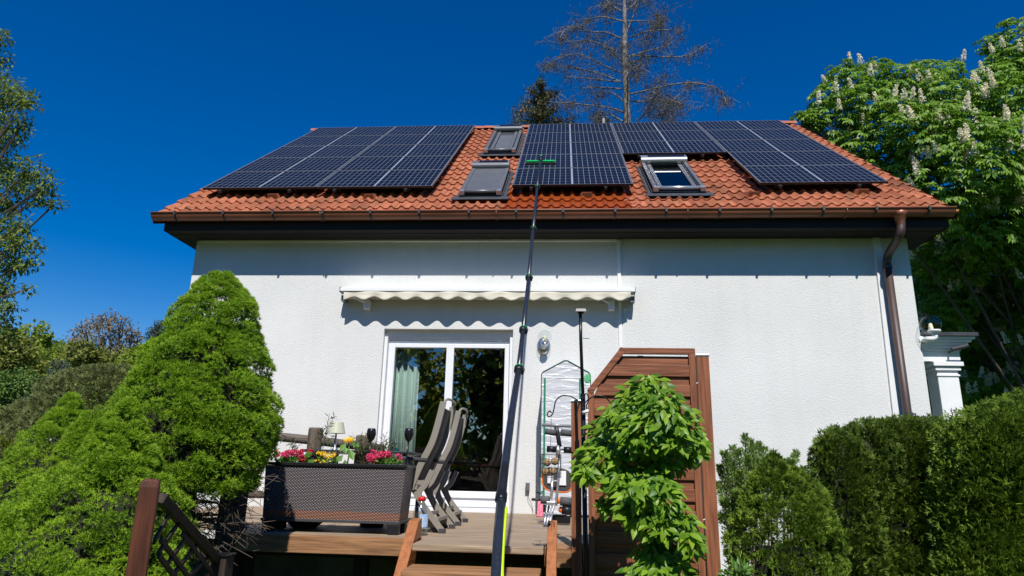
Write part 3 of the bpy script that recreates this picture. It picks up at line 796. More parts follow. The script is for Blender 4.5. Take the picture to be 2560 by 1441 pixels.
ARR = [('left column of the wide left array', UL, [0,1,2,3,4]), ('right column of the wide left array', UL+PW+.018, [0,1,2,3,4]),
       ('middle column that the brush pole touches', -.7618, [0,1,2,3,4]), ('short column above the right skylight', 1.0073, [2,3,4]),
       ('rightmost column beside the chestnut tree', 2.7800, [0,1,2,3,4])]
for (desc, u, rows) in ARR:
    for r in rows:
        o = proto if first else copy_tree(proto)
        first = False
        rn = ROWN[r] if len(rows) == 5 else ['bottom', 'middle', 'top'][r-2]
        if r == 3 and 'brush' in desc: pass
        o['label'] = 'dark blue solar panel, %s one in the %s' % (rn, desc)
        pos = Vector((u, RY0, RZ0)) + RS*(r*(PH+.020)) + RN*(random.uniform(-.002, .002))
        o.location = pos; o.rotation_euler = (TH, 0, random.uniform(-.0006, .0006))
        o.scale = (1, 1, 1)
# mounting rails (vertical, under each column)
first = None
for (desc, u, rows) in ARR:
    for fx in (.28, 1.36):
        v0 = rows[0]*(PH+.02)-.05; v1 = 5*(PH+.02)-.05
        mb = MB(); uu = u+fx
        mb.obox(roof(uu-.02, v0, -TOFF-PT-.042), Vector((.04, 0, 0)), RS*(v1-v0), RN*.04)
        k = v0+.25
        while k < v1: mb.obox(roof(uu-.018, k, .02), Vector((.036, 0, 0)), RS*.05, RN*(-TOFF-PT-.064)); k += 1.05
        tag(mb.build('mounting_rail', M['bracket'], None), 'dark metal rail under the %s, %s of the pair' % (desc, 'left' if fx < 1 else 'right'), 'mounting rail', 'rails under the solar panels')

# ================================================================== AWNING
def awning():
    pl = at(851, 721, -.24); pr = at(1587.5, 722, -.24); e = thing('awning', 'retracted cream awning with scalloped valance above the patio door', 'awning', ((pl.x+pr.x)/2, -.1, pl.z-.1))
    zt = at(1200, 720, -.25).z; zb = at(1200, 728.5, -.25).z
    c = MB(); c.box(pl.x, -.25, zb, pr.x, -.215, zt); c.box(pl.x, -.20, zt-.02, pr.x, -.002, zt+.012); c.box(pl.x+.01, -.214, zb-.05, pr.x-.01, -.17, zt-.022); c.build('casing', M['white'], e, bevel=.004)
    for x, x2 in ((pl.x-.006, pl.x-.001), (pr.x+.001, pr.x-.059)):
        c = MB(); c.box(x, -.255, zb-.012, x+.005, -.01, zt+.015); c.box(x2, -.168, zb-.12, x2+.06, -.04, zt-.023); c.build('end_plate', M['grey_alu'], e)
    c = MB(); c.tube([(pl.x+.03, -.09, zt-.08), (pr.x-.03, -.09, zt-.08)], .045, 14); c.build('roller', M['awning'], e, True)
    for x in (pl.x+.30, pr.x-.34):
        c = MB(); c.box(x, -.12, zt-.26, x+.08, -.001, zt-.13); c.tube([(x+.04, -.1, zt-.18), (x-.2, -.19, zb-.03)], .018, 8); c.build('arm_bracket', M['white'], e, bevel=.004)
    # valance
    xa = at(859, 740, -.235).x; xb = at(1577, 740, -.235).x; n = 13.5; N = 320; V = []; Fc = []
    zl = at(1200, 752, -.24).z; zh = at(1200, 743.5, -.24).z
    for i in range(N+1):
        s = i/N; x = xa+(xb-xa)*s; ph = s*n*2*math.pi
        z = (zl+zh)/2-(zl-zh)/2*-1*math.cos(ph)*1.0 if True else 0
        z = (zl+zh)/2 + (zl-zh)/2*math.cos(ph)
        y = -.238+.004*math.sin(ph*.5+1)+.010*noise.noise(Vector((x*3, 0, 0)))
        for k in range(6):
            f = k/5; zz = zb+(z-zb)*f; V.append((x, y-.014*f*noise.noise(Vector((x*7, f*1.5, 3)))-.012*f*math.cos(ph)*f, zz))
    for i in range(N):
        for k in range(5): Fc.append((i*6+k, (i+1)*6+k, (i+1)*6+k+1, i*6+k+1))
    o = link_mesh('valance', V, Fc, M['awning'], e, True); s_ = o.modifiers.new('s', 'SOLIDIFY'); s_.thickness = .0025
awning()

# ================================================================== LAMPS
M['clearglass'] = glass_mat('clear_globe_glass', (.93, .95, .95), ior=1.32, bias=.045)
M['bulb'] = mat('warm_white_bulb', (.75, .68, .45), .4)
def wall_lamp():
    c = at(1362, 843, -.14); b = at(1359, 866, -.0)
    e = thing('wall_lamp', 'small chrome wall lamp with clear glass globe beside the patio door', 'wall lamp', (b.x, 0, b.z))
    m = MB(); m.lathe((b.x, -.001, b.z), [(.001, .03), (.06, .028), (.085, .015), (.09, 0)], 24, (0, -1, 0))
    for v in m.v: v.z = b.z+(v.z-b.z)*1.35; 
    for v in m.v: v.y = -abs(v.y)
    m.build('back_plate', M['steel'], e, True)
    m = MB(); m.tube([(b.x, -.02, b.z-.02), (b.x+.003, -.11, b.z-.035), (c.x, c.y, c.z-.12)], .014, 8); m.lathe((c.x, c.y, c.z-.13), [(.02, 0), (.05, .03), (.052, .05), (.03, .055)], 16); m.sphere((b.x, -.05, b.z-.02), .035, 12); m.build('arm', M['steel'], e, True)
    m = MB(); m.lathe((c.x, c.y, c.z-.07), [(.016, 0), (.016, .05), (.012, .085), (.002, .09)], 10); m.build('bulb', M['bulb'], e, True)
    m = MB(); m.sphere(c, .093, 24); m.build('glass_globe', M['clearglass'], e, True)
wall_lamp()
def globe_lamp():
    c = at(2326, 812, -.12); s = 24/ppm(2326, 812, -.12); b = at(2293, 853, .06)
    b.x = XR; e = thing('globe_lamp', 'white arm lamp with large clear globe on the right corner of the house', 'wall lamp', b)
    m = MB(); m.lathe(b+Vector((-.0, 0, 0)), [(.075, 0), (.07, .02), (.045, .07), (.03, .10)], 16, (1, -.4, 0)); m.build('base', M['white'], e, True)
    k = at(2338, 846, -.12)
    m = MB(); m.tube(smoothpts([b+Vector((.06, -.02, 0)), k+Vector((-.09, .03, -.01)), k+Vector((-.01, 0, 0)), k+Vector((0, 0, .06))], 4), .035, 12); m.lathe((k.x, k.y, k.z+.06), [(.04, 0), (.075, .02), (.075, .045), (.04, .05)], 16); m.build('arm', M['white'], e, True)
    m = MB(); m.lathe((c.x, c.y, c.z-.11), [(.03, 0), (.03, .06), (.02, .12), (.002, .13)], 10); m.build('bulb', M['bulb'], e, True)
    m = MB(); m.sphere(c, s*1.02, 28); m.build('glass_globe', M['clearglass'], e, True)
globe_lamp()
# outlet box by the greenhouse
p = at(1320, 1217, -.03); e = thing('outdoor_socket', 'small grey outdoor socket box on the wall left of the plastic greenhouse', 'socket', p)
m = MB(); m.box(p.x-.03, -.06, p.z-.05, p.x+.02, 0, p.z+.05); m.build('box', M['grey_alu'], e, bevel=.006)
m = MB(); m.tube(smoothpts([(p.x, -.04, p.z-.05), (p.x+.01, -.05, p.z-.13), (p.x+.05, -.03, p.z-.22), (p.x+.07, -.02, DZ+.02)], 5), .003, 5); m.build('cable', M['black'], e)

# ================================================================== CLEANING POLE
def cleaning_pole():
    u, v = roofuv(1352, 400, -TOFF+.07); top = roof(u, v, -TOFF+.07)
    P0 = at(1239, 1445, -6.75)
    pts = []
    pxs = [(1239, 1460), (1241, 1430), (1246, 1340), (1254, 1235), (1263, 1160), (1280, 1030), (1297, 925), (1308, 826), (1322, 695), (1333, 573), (1343, 468), (1352, 398)]
    dl = (top-P0)
    for (x, y) in pxs:      # closest point on the viewing ray to the straight pole axis
        d = ray(x, y).normalized(); a = dl.normalized(); w0 = CAM-P0
        b = d.dot(a); dd = d.dot(w0); ee = a.dot(w0); t = (b*ee-dd)/(1-b*b); pts.append(CAM+d*t)
    e = thing('cleaning_pole', 'long black telescopic pole reaching from the garden up to the solar panels', 'pole', pts[0])
    base = pts[0]+(pts[0]-pts[3]).normalized()*.9
    pp = [base]+pts
    # radii in 2560-pixels at each station
    rp = {0: 19, 1: 18, 2: 17, 3: 16, 4: 12.5, 5: 9.5, 6: 8.5, 7: 6.8, 8: 5.6, 9: 4.6, 10: 4, 11: 3.4}
    rr = []
    for i, (x, y) in enumerate(pxs):
        rr.append(rp[i]*(pts[i]-CAM).dot(FW)/F*.85)
    secs = [(0, 3), (3, 6), (6, 7), (7, 8), (8, 9), (9, 10), (10, 11)]
    for k, (a, b) in enumerate(secs):
        m = MB(); seg = pts[a:b+1]
        if k == 0: seg = [base]+seg; r = rr[1]*.92
        else: r = sum(rr[a:b+1])/(b-a+1)
        r = [.026, .0215, .019, .0165, .0145, .0125, .0105][k] if False else r
        m.tube(seg, [r]*len(seg), 14); m.build('tube_section', M['pole'], e, True)
        if k in (0,): 
            # foam grip and clamp
            d = (pts[4]-pts[3]).normalized()
            m = MB(); g0 = pts[3]-d*.02; g1 = pts[4]+d*.01; m.tube([g0, g0+d*.02, g1-d*.02, g1], [r*.8, r*1.02, r*.95, r*.75], 16); m.build('grip', M['black'], e, True)
            m = MB(); m.tube([pts[3]-d*.045, pts[3]-d*.04, pts[3]-d*.0, pts[3]+d*.01], [r*1.0, r*1.25, r*1.25, r*1.0], 14); m.build('clamp', M['blackgloss'], e, True)
        elif k >= 2 or k == 1:
            j = a if k > 1 else None
            if j:
                d = (pts[j]-pts[j-1]).normalized(); m = MB(); m.tube([pts[j]-d*r*1.6, pts[j]-d*r*1.2, pts[j]+d*r*1.2, pts[j]+d*r*1.6], [r*1.1, r*1.75, r*1.75, r*1.1], 14)
                m.tube([pts[j]+Vector((r*1.2, -r*.5, -r*1.8)), pts[j]+Vector((r*1.9, -r*.5, r*.4))], r*.45, 8); m.build('clamp', M['black'], e, True)
                m = MB(); m.tube([pts[j]+d*r*1.25, pts[j]+d*r*1.9], [r*1.85, r*1.7], 14); m.build('green_ring', M['green_plastic'], e, True)
    # green section mark
    d = (pts[6]-pts[5]).normalized(); m = MB(); rg = rr[6]*.98; m.tube([pts[6]-d*.34, pts[6]-d*.04], [rg*1.02, rg*1.02], 12); m.build('green_sleeve', mat('dark_green_sleeve', (.01, .16, .06), .35, .3, 8), e, True)
    # brush head
    U = Vector((1, 0, 0)); c = roof(u, v-.02, -TOFF+.035)
    for s_ in (-1, 1):
        m = MB(); m.obox(c+U*(.02*s_ if s_ > 0 else -.235)-RS*.03, U*.215, RS*.06, RN*.03); m.build('brush_block', M['green_plastic'], e, bevel=.006)
    m = MB(); m.obox(c-U*.25-RS*.04-RN*.032, U*.50, RS*.075, RN*.03); m.build('bristles', M['foam'], e)
    m = MB(); m.tube([c+RN*.03, c+RN*.07+RS*.10], .02, 8); m.tube([c-U*.04+RN*.04, c+U*.04+RN*.04], .02, 8); m.tube([pts[-1], c+RN*.05+RS*.02], .014, 8); m.build('joint', M['black'], e, True)
    m = MB(); m.tube([c+RN*.07+RS*.10, c+RN*.08+RS*.13], .018, 8); m.build('green_ring', M['green_plastic'], e, True)
    # hose along the lower part
    h = []
    for (x, y, off) in ((1256, 1470, .0), (1254, 1430, 0), (1257, 1375, 0), (1262, 1310, 0), (1266, 1270, 0)):
        d_ = ray(x-1, y).normalized(); a = dl.normalized(); w0 = CAM-P0; b = d_.dot(a); dd = d_.dot(w0); ee = a.dot(w0); t = (b*ee-dd)/(1-b*b)
        h.append(CAM+d_*(t-.0))
    m = MB(); m.tube(smoothpts(h, 4), [.0095-.0035*i/16 for i in range(17)], 8); tag(m.build('water_hose', M['yellow_hose'], None, True), 'thin yellow green water hose running along the lower end of the pole', 'hose')
    e2 = base
cleaning_pole()

# ================================================================== DECK
DF = -3.68; DL = -2.62; DR = at(1440, 1340, -3.7).x+.02
def deck():
    e = thing('deck', 'raised weathered wooden terrace deck in front of the patio door', 'deck', (-1.3, -1.8, GZ))
    y = DF+.06; i = 0
    mb = MB(); mbs = []
    while y < -.01:
        y2 = min(y+.138, -.004); r_ = random.Random(i)
        m = MB(); m.box(-4.35 if y > -3.2 else DL, y, DZ-.035+r_.uniform(-.002, .001), DR+.35, y2-.005, DZ+r_.uniform(-.0025, .0)); mbs.append(m); y = y2; i += 1
    big = MB()
    for m in mbs: big.add(m.v, m.f)
    big.build('deck_boards', M['deck_x'], e, bevel=.003)
    m = MB(); m.box(DL, DF, DZ-.125, -1.13, DF+.055, DZ+.0); m.build('edge_beam', M['deck_face'], e, bevel=.006)
    m = MB(); m.box(-.13, DF-.30, DZ-.13, DR-.02, DF+.055, DZ-.002); m.build('edge_beam', M['deck_face'], e, bevel=.006)
    m = MB(); m.box(-1.04, DF-.34, DZ-.048, -.135, DF+.055, DZ+.0); m.build('step_board', M['deck_x'], e, bevel=.008)
    for x in (DL+.1, -1.6, -.5, DR+.1): m = MB(); m.box(x, DF+.2, GZ, x+.10, DF+.30, DZ-.171); m.build('support_post', M['black_wood'], e)
    m = MB()
    m.box(DL, DF+.2, DZ-.17, DR+.3, DF+.26, DZ-.04)
    for x in np.arange(DL+.2, DR, .55): m.box(x, DF+.27, DZ-.16, x+.05, -.02, DZ-.04)
    m.build('substructure', M['black_wood'], e)
    m = MB(); m.box(-4.3, DF+1.2, GZ, DR+.3, DF+1.32, GZ+.90); m.build('foundation_wall', M['concrete'], e)
deck()
def steps():
    e = thing('garden_steps', 'brown wooden steps leading up to the deck between two sloping side boards', 'steps', (-.6, -4.3, GZ))
    def stringer(xa, xb, pt, top, py0, name='side_board'):
        # side profile in y,z: vertical end on the deck, long slope down to the garden
        m = MB(); y0, z0 = py0
        prof = [(y0+.12, DZ+.001), (y0+.12, z0+.012), (y0, z0), (y0-1.25, z0-1.08), (y0-1.25, GZ), (y0-1.05, GZ), (y0-.05, DZ-.14), (y0+.02, DZ+.001)]
        m.prism([(xa, yy, zz) for yy, zz in prof], (xb-xa, 0, 0)); m.build(name, M['stringer'], e, bevel=.004)
    a = at(1022, 1302, -3.74); b = at(1055, 1302, -3.62)
    stringer(a.x, a.x+.075, None, None, (-3.74, a.z))
    a = at(1369, 1308, -3.98)
    stringer(a.x+.0, a.x+.065, None, None, (-3.98, a.z))
    for k in range(1, 5):
        y1 = DF-.34-.27*(k-1)-.0; z = DZ-.135*k
        m = MB(); m.box(-1.04, y1-.30, z-.045, -.15, y1-.005+.04, z); m.build('tread', M['deck_face'], e, bevel=.008)
steps()
# planter
def planter():
    Yf = -3.47
    A = at(661, 1153, Yf); B = at(1017, 1164, Yf); C_ = at(640, 1300, Yf); D_ = at(1002, 1302, Yf)
    xl, xr = A.x, B.x; zt = (A.z+B.z)/2; zb = (C_.z+D_.z)/2+.005; dep = .36
    e = thing('planter', 'long dark brown woven plastic flower planter standing on the deck edge', 'planter', ((xl+xr)/2, Yf+dep/2, DZ))
    tp = .03
    # flat wall grid; the weave itself is bump and colour, darker in the gaps
    def weave(p00, p10, p01, nu, nv, nrm):
        V = []; Fc = []
        p00, p10, p01, nrm = map(Vector, (p00, p10, p01, nrm))
        for j in range(nv+1):
            for i in range(nu+1):
                s, t = i/nu, j/nv
                V.append(p00+(p10-p00)*s+(p01-p00)*t+nrm*0)
        for j in range(nv):
            for i in range(nu): Fc.append((j*(nu+1)+i, j*(nu+1)+i+1, (j+1)*(nu+1)+i+1, (j+1)*(nu+1)+i))
        return V, Fc
    m = MB()
    z0, z1 = zb, zt-.025
    fl, fr_ = Vector((xl+.01, Yf+.01, z1)), Vector((xr-.01, Yf+.01, z1)); bl, br = Vector((xl+.01+tp*.6, Yf+.01+tp*.4, z0)), Vector((xr-.01-tp, Yf+.01+tp*.4, z0))
    bk = Vector((0, dep-.02, 0)); bk2 = Vector((0, dep-.02-tp*.8, 0))
    m.hexa([bl, br, br+bk2, bl+bk2], [fl, fr_, fr_+bk, fl+bk])
    mt, nt, p = new_mat('woven_rattan'); p.inputs['Roughness'].default_value = .38
    geo = nt.nodes.new('ShaderNodeNewGeometry'); sx = nt.nodes.new('ShaderNodeSeparateXYZ'); L(nt, geo.outputs['Position'], sx.inputs[0])
    X = mnode(nt, 'ADD', sx.outputs[0], sx.outputs[1]); Z = sx.outputs[2]
    rw_ = .0105; cw = .026
    row = mnode(nt, 'FLOOR', mnode(nt, 'DIVIDE', Z, rw_)); par = mnode(nt, 'MULTIPLY', mnode(nt, 'MODULO', mnode(nt, 'ADD', row, 2000), 2), .5)
    fx = mnode(nt, 'FRACT', mnode(nt, 'ADD', mnode(nt, 'DIVIDE', X, cw), par)); fz = mnode(nt, 'FRACT', mnode(nt, 'DIVIDE', Z, rw_))
    hx = mnode(nt, 'SINE', mnode(nt, 'MULTIPLY', fx, math.pi)); hz = mnode(nt, 'SINE', mnode(nt, 'MULTIPLY', fz, math.pi))
    h = mnode(nt, 'MULTIPLY', hx, hz)
    bp = nt.nodes.new('ShaderNodeBump'); bp.inputs['Strength'].default_value = 1; bp.inputs['Distance'].default_value = .004; L(nt, h, bp.inputs['Height']); L(nt, bp.outputs[0], p.inputs['Normal'])
    cr = nt.nodes.new('ShaderNodeValToRGB'); cr.color_ramp.elements[0].position = .25; cr.color_ramp.elements[0].color = (.052, .041, .045, 1); cr.color_ramp.elements[1].position = .8; cr.color_ramp.elements[1].color = (.155, .122, .128, 1)
    L(nt, h, cr.inputs[0])
    ns = nt.nodes.new('ShaderNodeTexNoise'); ns.inputs['Scale'].default_value = 6; L(nt, geo.outputs['Position'], ns.inputs['Vector'])
    lim = mnode(nt, 'ADD', z0+.045, mnode(nt, 'MULTIPLY', ns.outputs['Fac'], .03))
    low_band = mnode(nt, 'MULTIPLY', mnode(nt, 'LESS_THAN', Z, lim), .85)  # orange-brown band along the bottom with an uneven upper edge
    mx = nt.nodes.new('ShaderNodeMix'); mx.data_type = 'RGBA'; L(nt, low_band, mx.inputs[0]); L(nt, cr.outputs[0], mx.inputs[6]); mx.inputs[7].default_value = (.20, .075, .035, 1)
    L(nt, mx.outputs[2], p.inputs['Base Color'])
    m.build('woven_body', mt, e)
    m = MB(); m.box(xl-.005, Yf-.004, zt-.024, xr+.005, Yf+.018, zt); m.box(xl-.005, Yf+dep-.018, zt-.024, xr+.005, Yf+dep+.004, zt); m.box(xl-.005, Yf+.019, zt-.024, xl+.018, Yf+dep-.019, zt); m.box(xr-.018, Yf+.019, zt-.024, xr+.005, Yf+dep-.019, zt); m.build('rim', M['black'], e, bevel=.003)
    m = MB(); m.box(bl.x-.01, Yf+.008, zb-.022, br.x+.01, Yf+dep-.03, zb-.001); m.build('bottom_frame', M['bracket'], e, bevel=.003)
    for (x, yy) in ((bl.x, Yf+.01), (br.x-.085, Yf+.01), (bl.x, Yf+dep-.12), (br.x-.085, Yf+dep-.12)):
        m = MB(); m.box(x, yy, DZ+.001, x+.085, yy+.075, zb-.023); m.build('leg', M['black'], e, bevel=.004)
    m = MB(); m.box(xl+.02, Yf+.02, zt-.035, xr-.02, Yf+dep-.02, zt-.026); m.build('soil', M['soil'], e)
    return xl, xr, Yf, dep, zt
PX = planter()
xl, xr, Yf, dep, zt = PX
# flowers -----------------------------------------------------------
def petals(name, c1, c2): return leaf_mat(name, c1, c2, .25, .6)
M['pink'] = petals('pink_petals', (.75, .02, .10), (.80, .12, .26)); M['yellow'] = petals('yellow_petals', (.80, .48, .01), (.85, .62, .03))
M['petred'] = petals('red_petals', (.55, .01, .02), (.70, .03, .06))
M['gleaf'] = leaf_mat('garden_leaf', (.08, .20, .03), (.17, .34, .06), .35)
M['darkleaf'] = leaf_mat('dark_narrow_leaf', (.035, .085, .02), (.09, .15, .045), .25)
def flowerplant(px, py, Y, wpx, hpx, col, label, ncl, group=None):
    s = 1/ppm(px, py, Y); c = np.array(at(px, py, Y))
    o = thing('flowering_plant', label, 'flowers', (c[0], Y, zt-.03), group)
    n = 260; P = c+rdir(n)*np.array([wpx*s*.5, .07, hpx*s*.35])*rng.random((n, 1))**.4+np.array([0, 0, -hpx*s*.35]); P[:, 2] = np.maximum(P[:, 2], zt-.03)
    leafmesh('leaves', M['gleaf'], o, P, rdir(n)+np.array([0, -.3, .7]), .035, .022)
    F_ = []
    for k in range(ncl):
        q = c+np.array([(random.random()-.5)*wpx*s, -.02+(random.random()-.5)*.10, (random.random()-.25)*hpx*s])
        for j in range(22):
            F_.append(q+np.array(rdir(1)[0])*.022)
    F_ = np.array(F_); D = []; PP = []
    for f in F_:
        ax = unit(rdir(1)[0]*.6+np.array([0, -.6, .4])); b = unit(np.cross(ax, rdir(1)[0])); g = np.cross(ax, b)
        for k in range(5):
            a = 2*math.pi*k/5; PP.append(f); D.append(b*math.cos(a)+g*math.sin(a)+ax*.3)
    leafmesh('blossoms', M[col], o, np.array(PP), np.array(D), .013, .011, fold=.05)
flowerplant(722, 1146, Yf+.10, 70, 24, 'pink', 'pink geranium flowers at the shaded left end of the planter', 11)
flowerplant(762, 1146, Yf+.14, 26, 22, 'petred', 'red geranium beside the large round leaf in the planter', 5)
flowerplant(965, 1147, Yf+.10, 80, 26, 'pink', 'pink geranium flowers at the right end of the planter below the garden torch', 12)
def yellowcluster():
    c = np.array(at(817, 1148, Yf+.08)); o = thing('flowering_plant', 'compact plant with small bright yellow flowers in the middle of the planter', 'flowers', (c[0], Yf+.1, zt-.03))
    n = 260; P = c+rdir(n)*np.array([.08, .06, .03])+np.array([0, 0, -.02]); leafmesh('leaves', M['gleaf'], o, P, rdir(n)+np.array([0, 0, .6]), .03, .016)
    PP = []; D = []
    for k in range(42):
        f = c+np.array([(random.random()-.5)*.155, -.02+(random.random()-.5)*.09, (random.random()-.35)*.075]); ax = unit(rdir(1)[0]*.5+np.array([0, -.8, .5])); b = unit(np.cross(ax, rdir(1)[0])); g = np.cross(ax, b)
        for j in range(6):
            a = 2*math.pi*j/6; PP.append(f); D.append(b*math.cos(a)+g*math.sin(a)+ax*.25)
    leafmesh('blossoms', M['yellow'], o, np.array(PP), np.array(D), .017, .013, fold=.05)
yellowcluster()
def sunflower():
    Y = Yf+.16; h = np.array(at(872, 1102, Y)); b = np.array((at(868, 1160, Y).x, Y, zt-.03))
    o = thing('sunflower', 'young sunflower with one yellow head and broad green leaves in the planter', 'sunflower', b)
    m = MB(); m.tube([b, (b+h)/2+np.array([.01, 0, 0]), h], .006, 6); m.build('stem', mat('green_stem', (.08, .18, .03), .6), o, True)
    ax = unit(np.array([0, -.55, .8])); e1 = np.array([1., 0, 0]); e2 = np.cross(ax, e1); PP = []; D = []
    for k in range(34):
        a = 2*math.pi*k/17+.1*(k > 16); d = e1*math.cos(a)+e2*math.sin(a); PP.append(h+d*.012); D.append(d+ax*(.15+.4*(k > 16)))
    leafmesh('petals', M['yellow'], o, np.array(PP), np.array(D), .034, .014, np.tile(ax, (len(PP), 1)), fold=.05)
    m = MB(); m.lathe(Vector(h), [(.016, -.004), (.017, .004), (.010, .010)], 12, tuple(ax)); m.build('flower_disc', mat('orange_disc', (.55, .22, .01), .8, .3, 80), o, True)
    L_ = [((864, 1108), (850, 1128), .085, .06), ((880, 1108), (905, 1122), .08, .055), ((858, 1138), (838, 1155), .09, .06), ((875, 1125), (885, 1158), .095, .065), ((862, 1150), (862, 1160), .06, .04), ((885, 1112), (900, 1100), .05, .035), ((752, 1150), (775, 1152), .08, .05), ((862, 1118), (866, 1140), .06, .05)]
    P = np.array([at(*a, Y-.03-.01*i) for i, (a, b_, c, d) in enumerate(L_) if i != 6]); T = np.array([at(*b_, Y-.06-.01*i) for i, (a, b_, c, d) in enumerate(L_) if i != 6])
    leafmesh('leaves', M['gleaf'], o, P, T-P, np.array([c for i, (a, b_, c, d) in enumerate(L_) if i != 6]), np.array([d for i, (a, b_, c, d) in enumerate(L_) if i != 6]), np.tile([0, -1, .3], (len(P), 1)), fold=-.1)
sunflower()
def stemplant(name, label, cat, base, stems, lf, ll, lw, nper, m=None, droop=0, r=.003):
    o = thing(name, label, cat, base); PP = []; DD = []
    mb = MB()
    for st in stems:
        pts = smoothpts(st, 5); mb.tube(pts, [r*(1-.6*i/len(pts)) for i in range(len(pts))], 5)
        n = len(pts)
        for j in range(nper):
            t = .15+.85*(j+random.random()*.6)/nper; k = min(int(t*(n-1)), n-2); p = pts[k].lerp(pts[k+1], t*(n-1)-k); ax = (pts[k+1]-pts[k]).normalized()
            a = j*2.4+random.random(); o1 = ax.orthogonal().normalized(); o2 = ax.cross(o1)
            PP.append(p); DD.append((o1*math.cos(a)+o2*math.sin(a))*1.0+ax*.55+Vector((0, 0, -droop)))
    mb.build('stems', M['bark'], o, True)
    leafmesh('leaves', m or lf, o, np.array(PP), np.array(DD), ll*(.7+.6*rng.random(len(PP))), lw)
    return o
# drooping narrow leaf plant behind planter, left
def S(*pts): return [at(x, y, Y) for (x, y, Y) in pts]
Yo = Yf+.20
stemplant('potted_plant', 'tall thin stem with narrow grey green leaves rising above the planter beside the table lamp', 'plant', (at(815, 1155, Yo).x, Yo, zt-.03),
    [S((800, 1155, Yo), (812, 1100, Yo), (818, 1065, Yo), (824, 1035, Yo)), S((815, 1080, Yo), (824, 1060, Yo), (838, 1042, Yo)), S((812, 1100, Yo), (805, 1075, Yo))], M['darkleaf'], .055, .010, 13)
stemplant('potted_plant', 'arching stems with drooping narrow leaves at the left end of the planter', 'plant', (at(740, 1155, Yo).x, Yo, zt-.03),
    [S((748, 1158, Yo), (735, 1120, Yo), (722, 1095, Yo), (705, 1092, Yo)), S((748, 1158, Yo), (745, 1125, Yo), (735, 1105, Yo), (738, 1125, Yo)), S((765, 1158, Yo), (775, 1120, Yo), (790, 1095, Yo), (815, 1085, Yo), (838, 1098, Yo)), S((770, 1158, Yo), (800, 1110, Yo), (822, 1105, Yo), (835, 1118, Yo)), S((690, 1160, Yo), (688, 1120, Yo), (682, 1135, Yo))], M['darkleaf'], .06, .012, 16, droop=.6)
o = thing('leaf_rosette', 'large pale green round leaves between the red flowers and the yellow flowers', 'plant', at(765, 1160, Yf+.12))
P = np.array([at(770, 1150, Yf+.08), at(758, 1140, Yf+.12), at(752, 1150, Yf+.15), at(745, 1140, Yf+.12)]); T = np.array([at(783, 1162, Yf+.02), at(790, 1130, Yf+.1), at(735, 1140, Yf+.1), at(755, 1128, Yf+.1)])
leafmesh('leaves', M['gleaf'], o, P, T-P, np.array([.10, .09, .07, .06]), np.array([.07, .06, .05, .05]), np.tile([0, -1, .35], (4, 1)), fold=-.1)
# bushy oleander pot behind the planter
rb = random.Random(4); st = []
Yb = -2.75
for k in range(30):
    x0 = 935+rb.uniform(-14, 14); x1 = x0+rb.uniform(-50, 55); y1 = rb.uniform(1085, 1125)
    st.append(S((x0, 1235, Yb), ((x0+x1)/2, 1150, Yb+rb.uniform(-.1, .1)), (x1, y1, Yb+rb.uniform(-.25, .25))))
pt = stemplant('potted_shrub', 'bushy shrub with many narrow olive leaves in a pot behind the planter', 'plant', (at(935, 1235, Yb).x, Yb, DZ), st, leaf_mat('olive_leaf', (.07, .10, .03), (.16, .17, .06), .25), .055, .008, 26, r=.004)
c = at(935, 1235, Yb); m = MB(); m.lathe((c.x, Yb, DZ), [(.10, 0), (.13, .20), (.14, .22), (.12, .22)], 18); m.build('pot', M['black'], pt, True)
# saucer pot below planter
c = atz(762, 1318, DZ); c = at(762, 1310, -3.0); m = MB(); m.lathe((c.x, -3.0, DZ+.001), [(.10, 0), (.17, .06), (.18, .12), (.165, .12), (.15, .08)], 20)
tag(m.build('plant_bowl', M['blackgloss'], None, True), 'black bowl standing on the deck underneath the planter', 'bowl')
# torches
for (px, py, lab) in ((928, 1089, 'black garden torch stuck in the planter in front of the green shrub'), (1022, 1089, 'black garden torch at the right end of the planter before the dark door')):
    Y = Yf+.10 if px < 1000 else Yf+.13
    c = at(px, py, Y); q = thing('garden_torch', lab, 'torch', (c.x-(.005), Y, zt-.03), 'black solar garden torches in the planter')
    s_ = 1/ppm(px, py, Y)
    m = MB(); m.lathe((c.x, Y, c.z-16*s_), [(3*s_, 0), (9*s_, 8*s_), (12*s_, 18*s_), (11*s_, 28*s_), (9.5*s_, 33*s_), (8*s_, 33*s_)], 18); m.build('head', M['blackgloss'], q, True)
    m = MB(); m.tube([(c.x-.012, Y, zt-.03), (c.x, Y, c.z-15*s_)], .0065, 8); m.build('stick', M['blackgloss'], q, True)
    m = MB()
    for k in range(60):
        a = rb.random()*6.28; hz = rb.uniform(4, 26); r_ = np.interp(hz, [0, 8, 18, 28], [3, 8, 10.5, 9.5])*s_
        cx, cy, cz = c.x+math.cos(a)*r_, Y+math.sin(a)*r_, c.z+(hz-16)*s_; m.sphere((cx, cy, cz), 1.0*s_, 6)
    m.build('cut_pattern', M['bracket'], q, True)

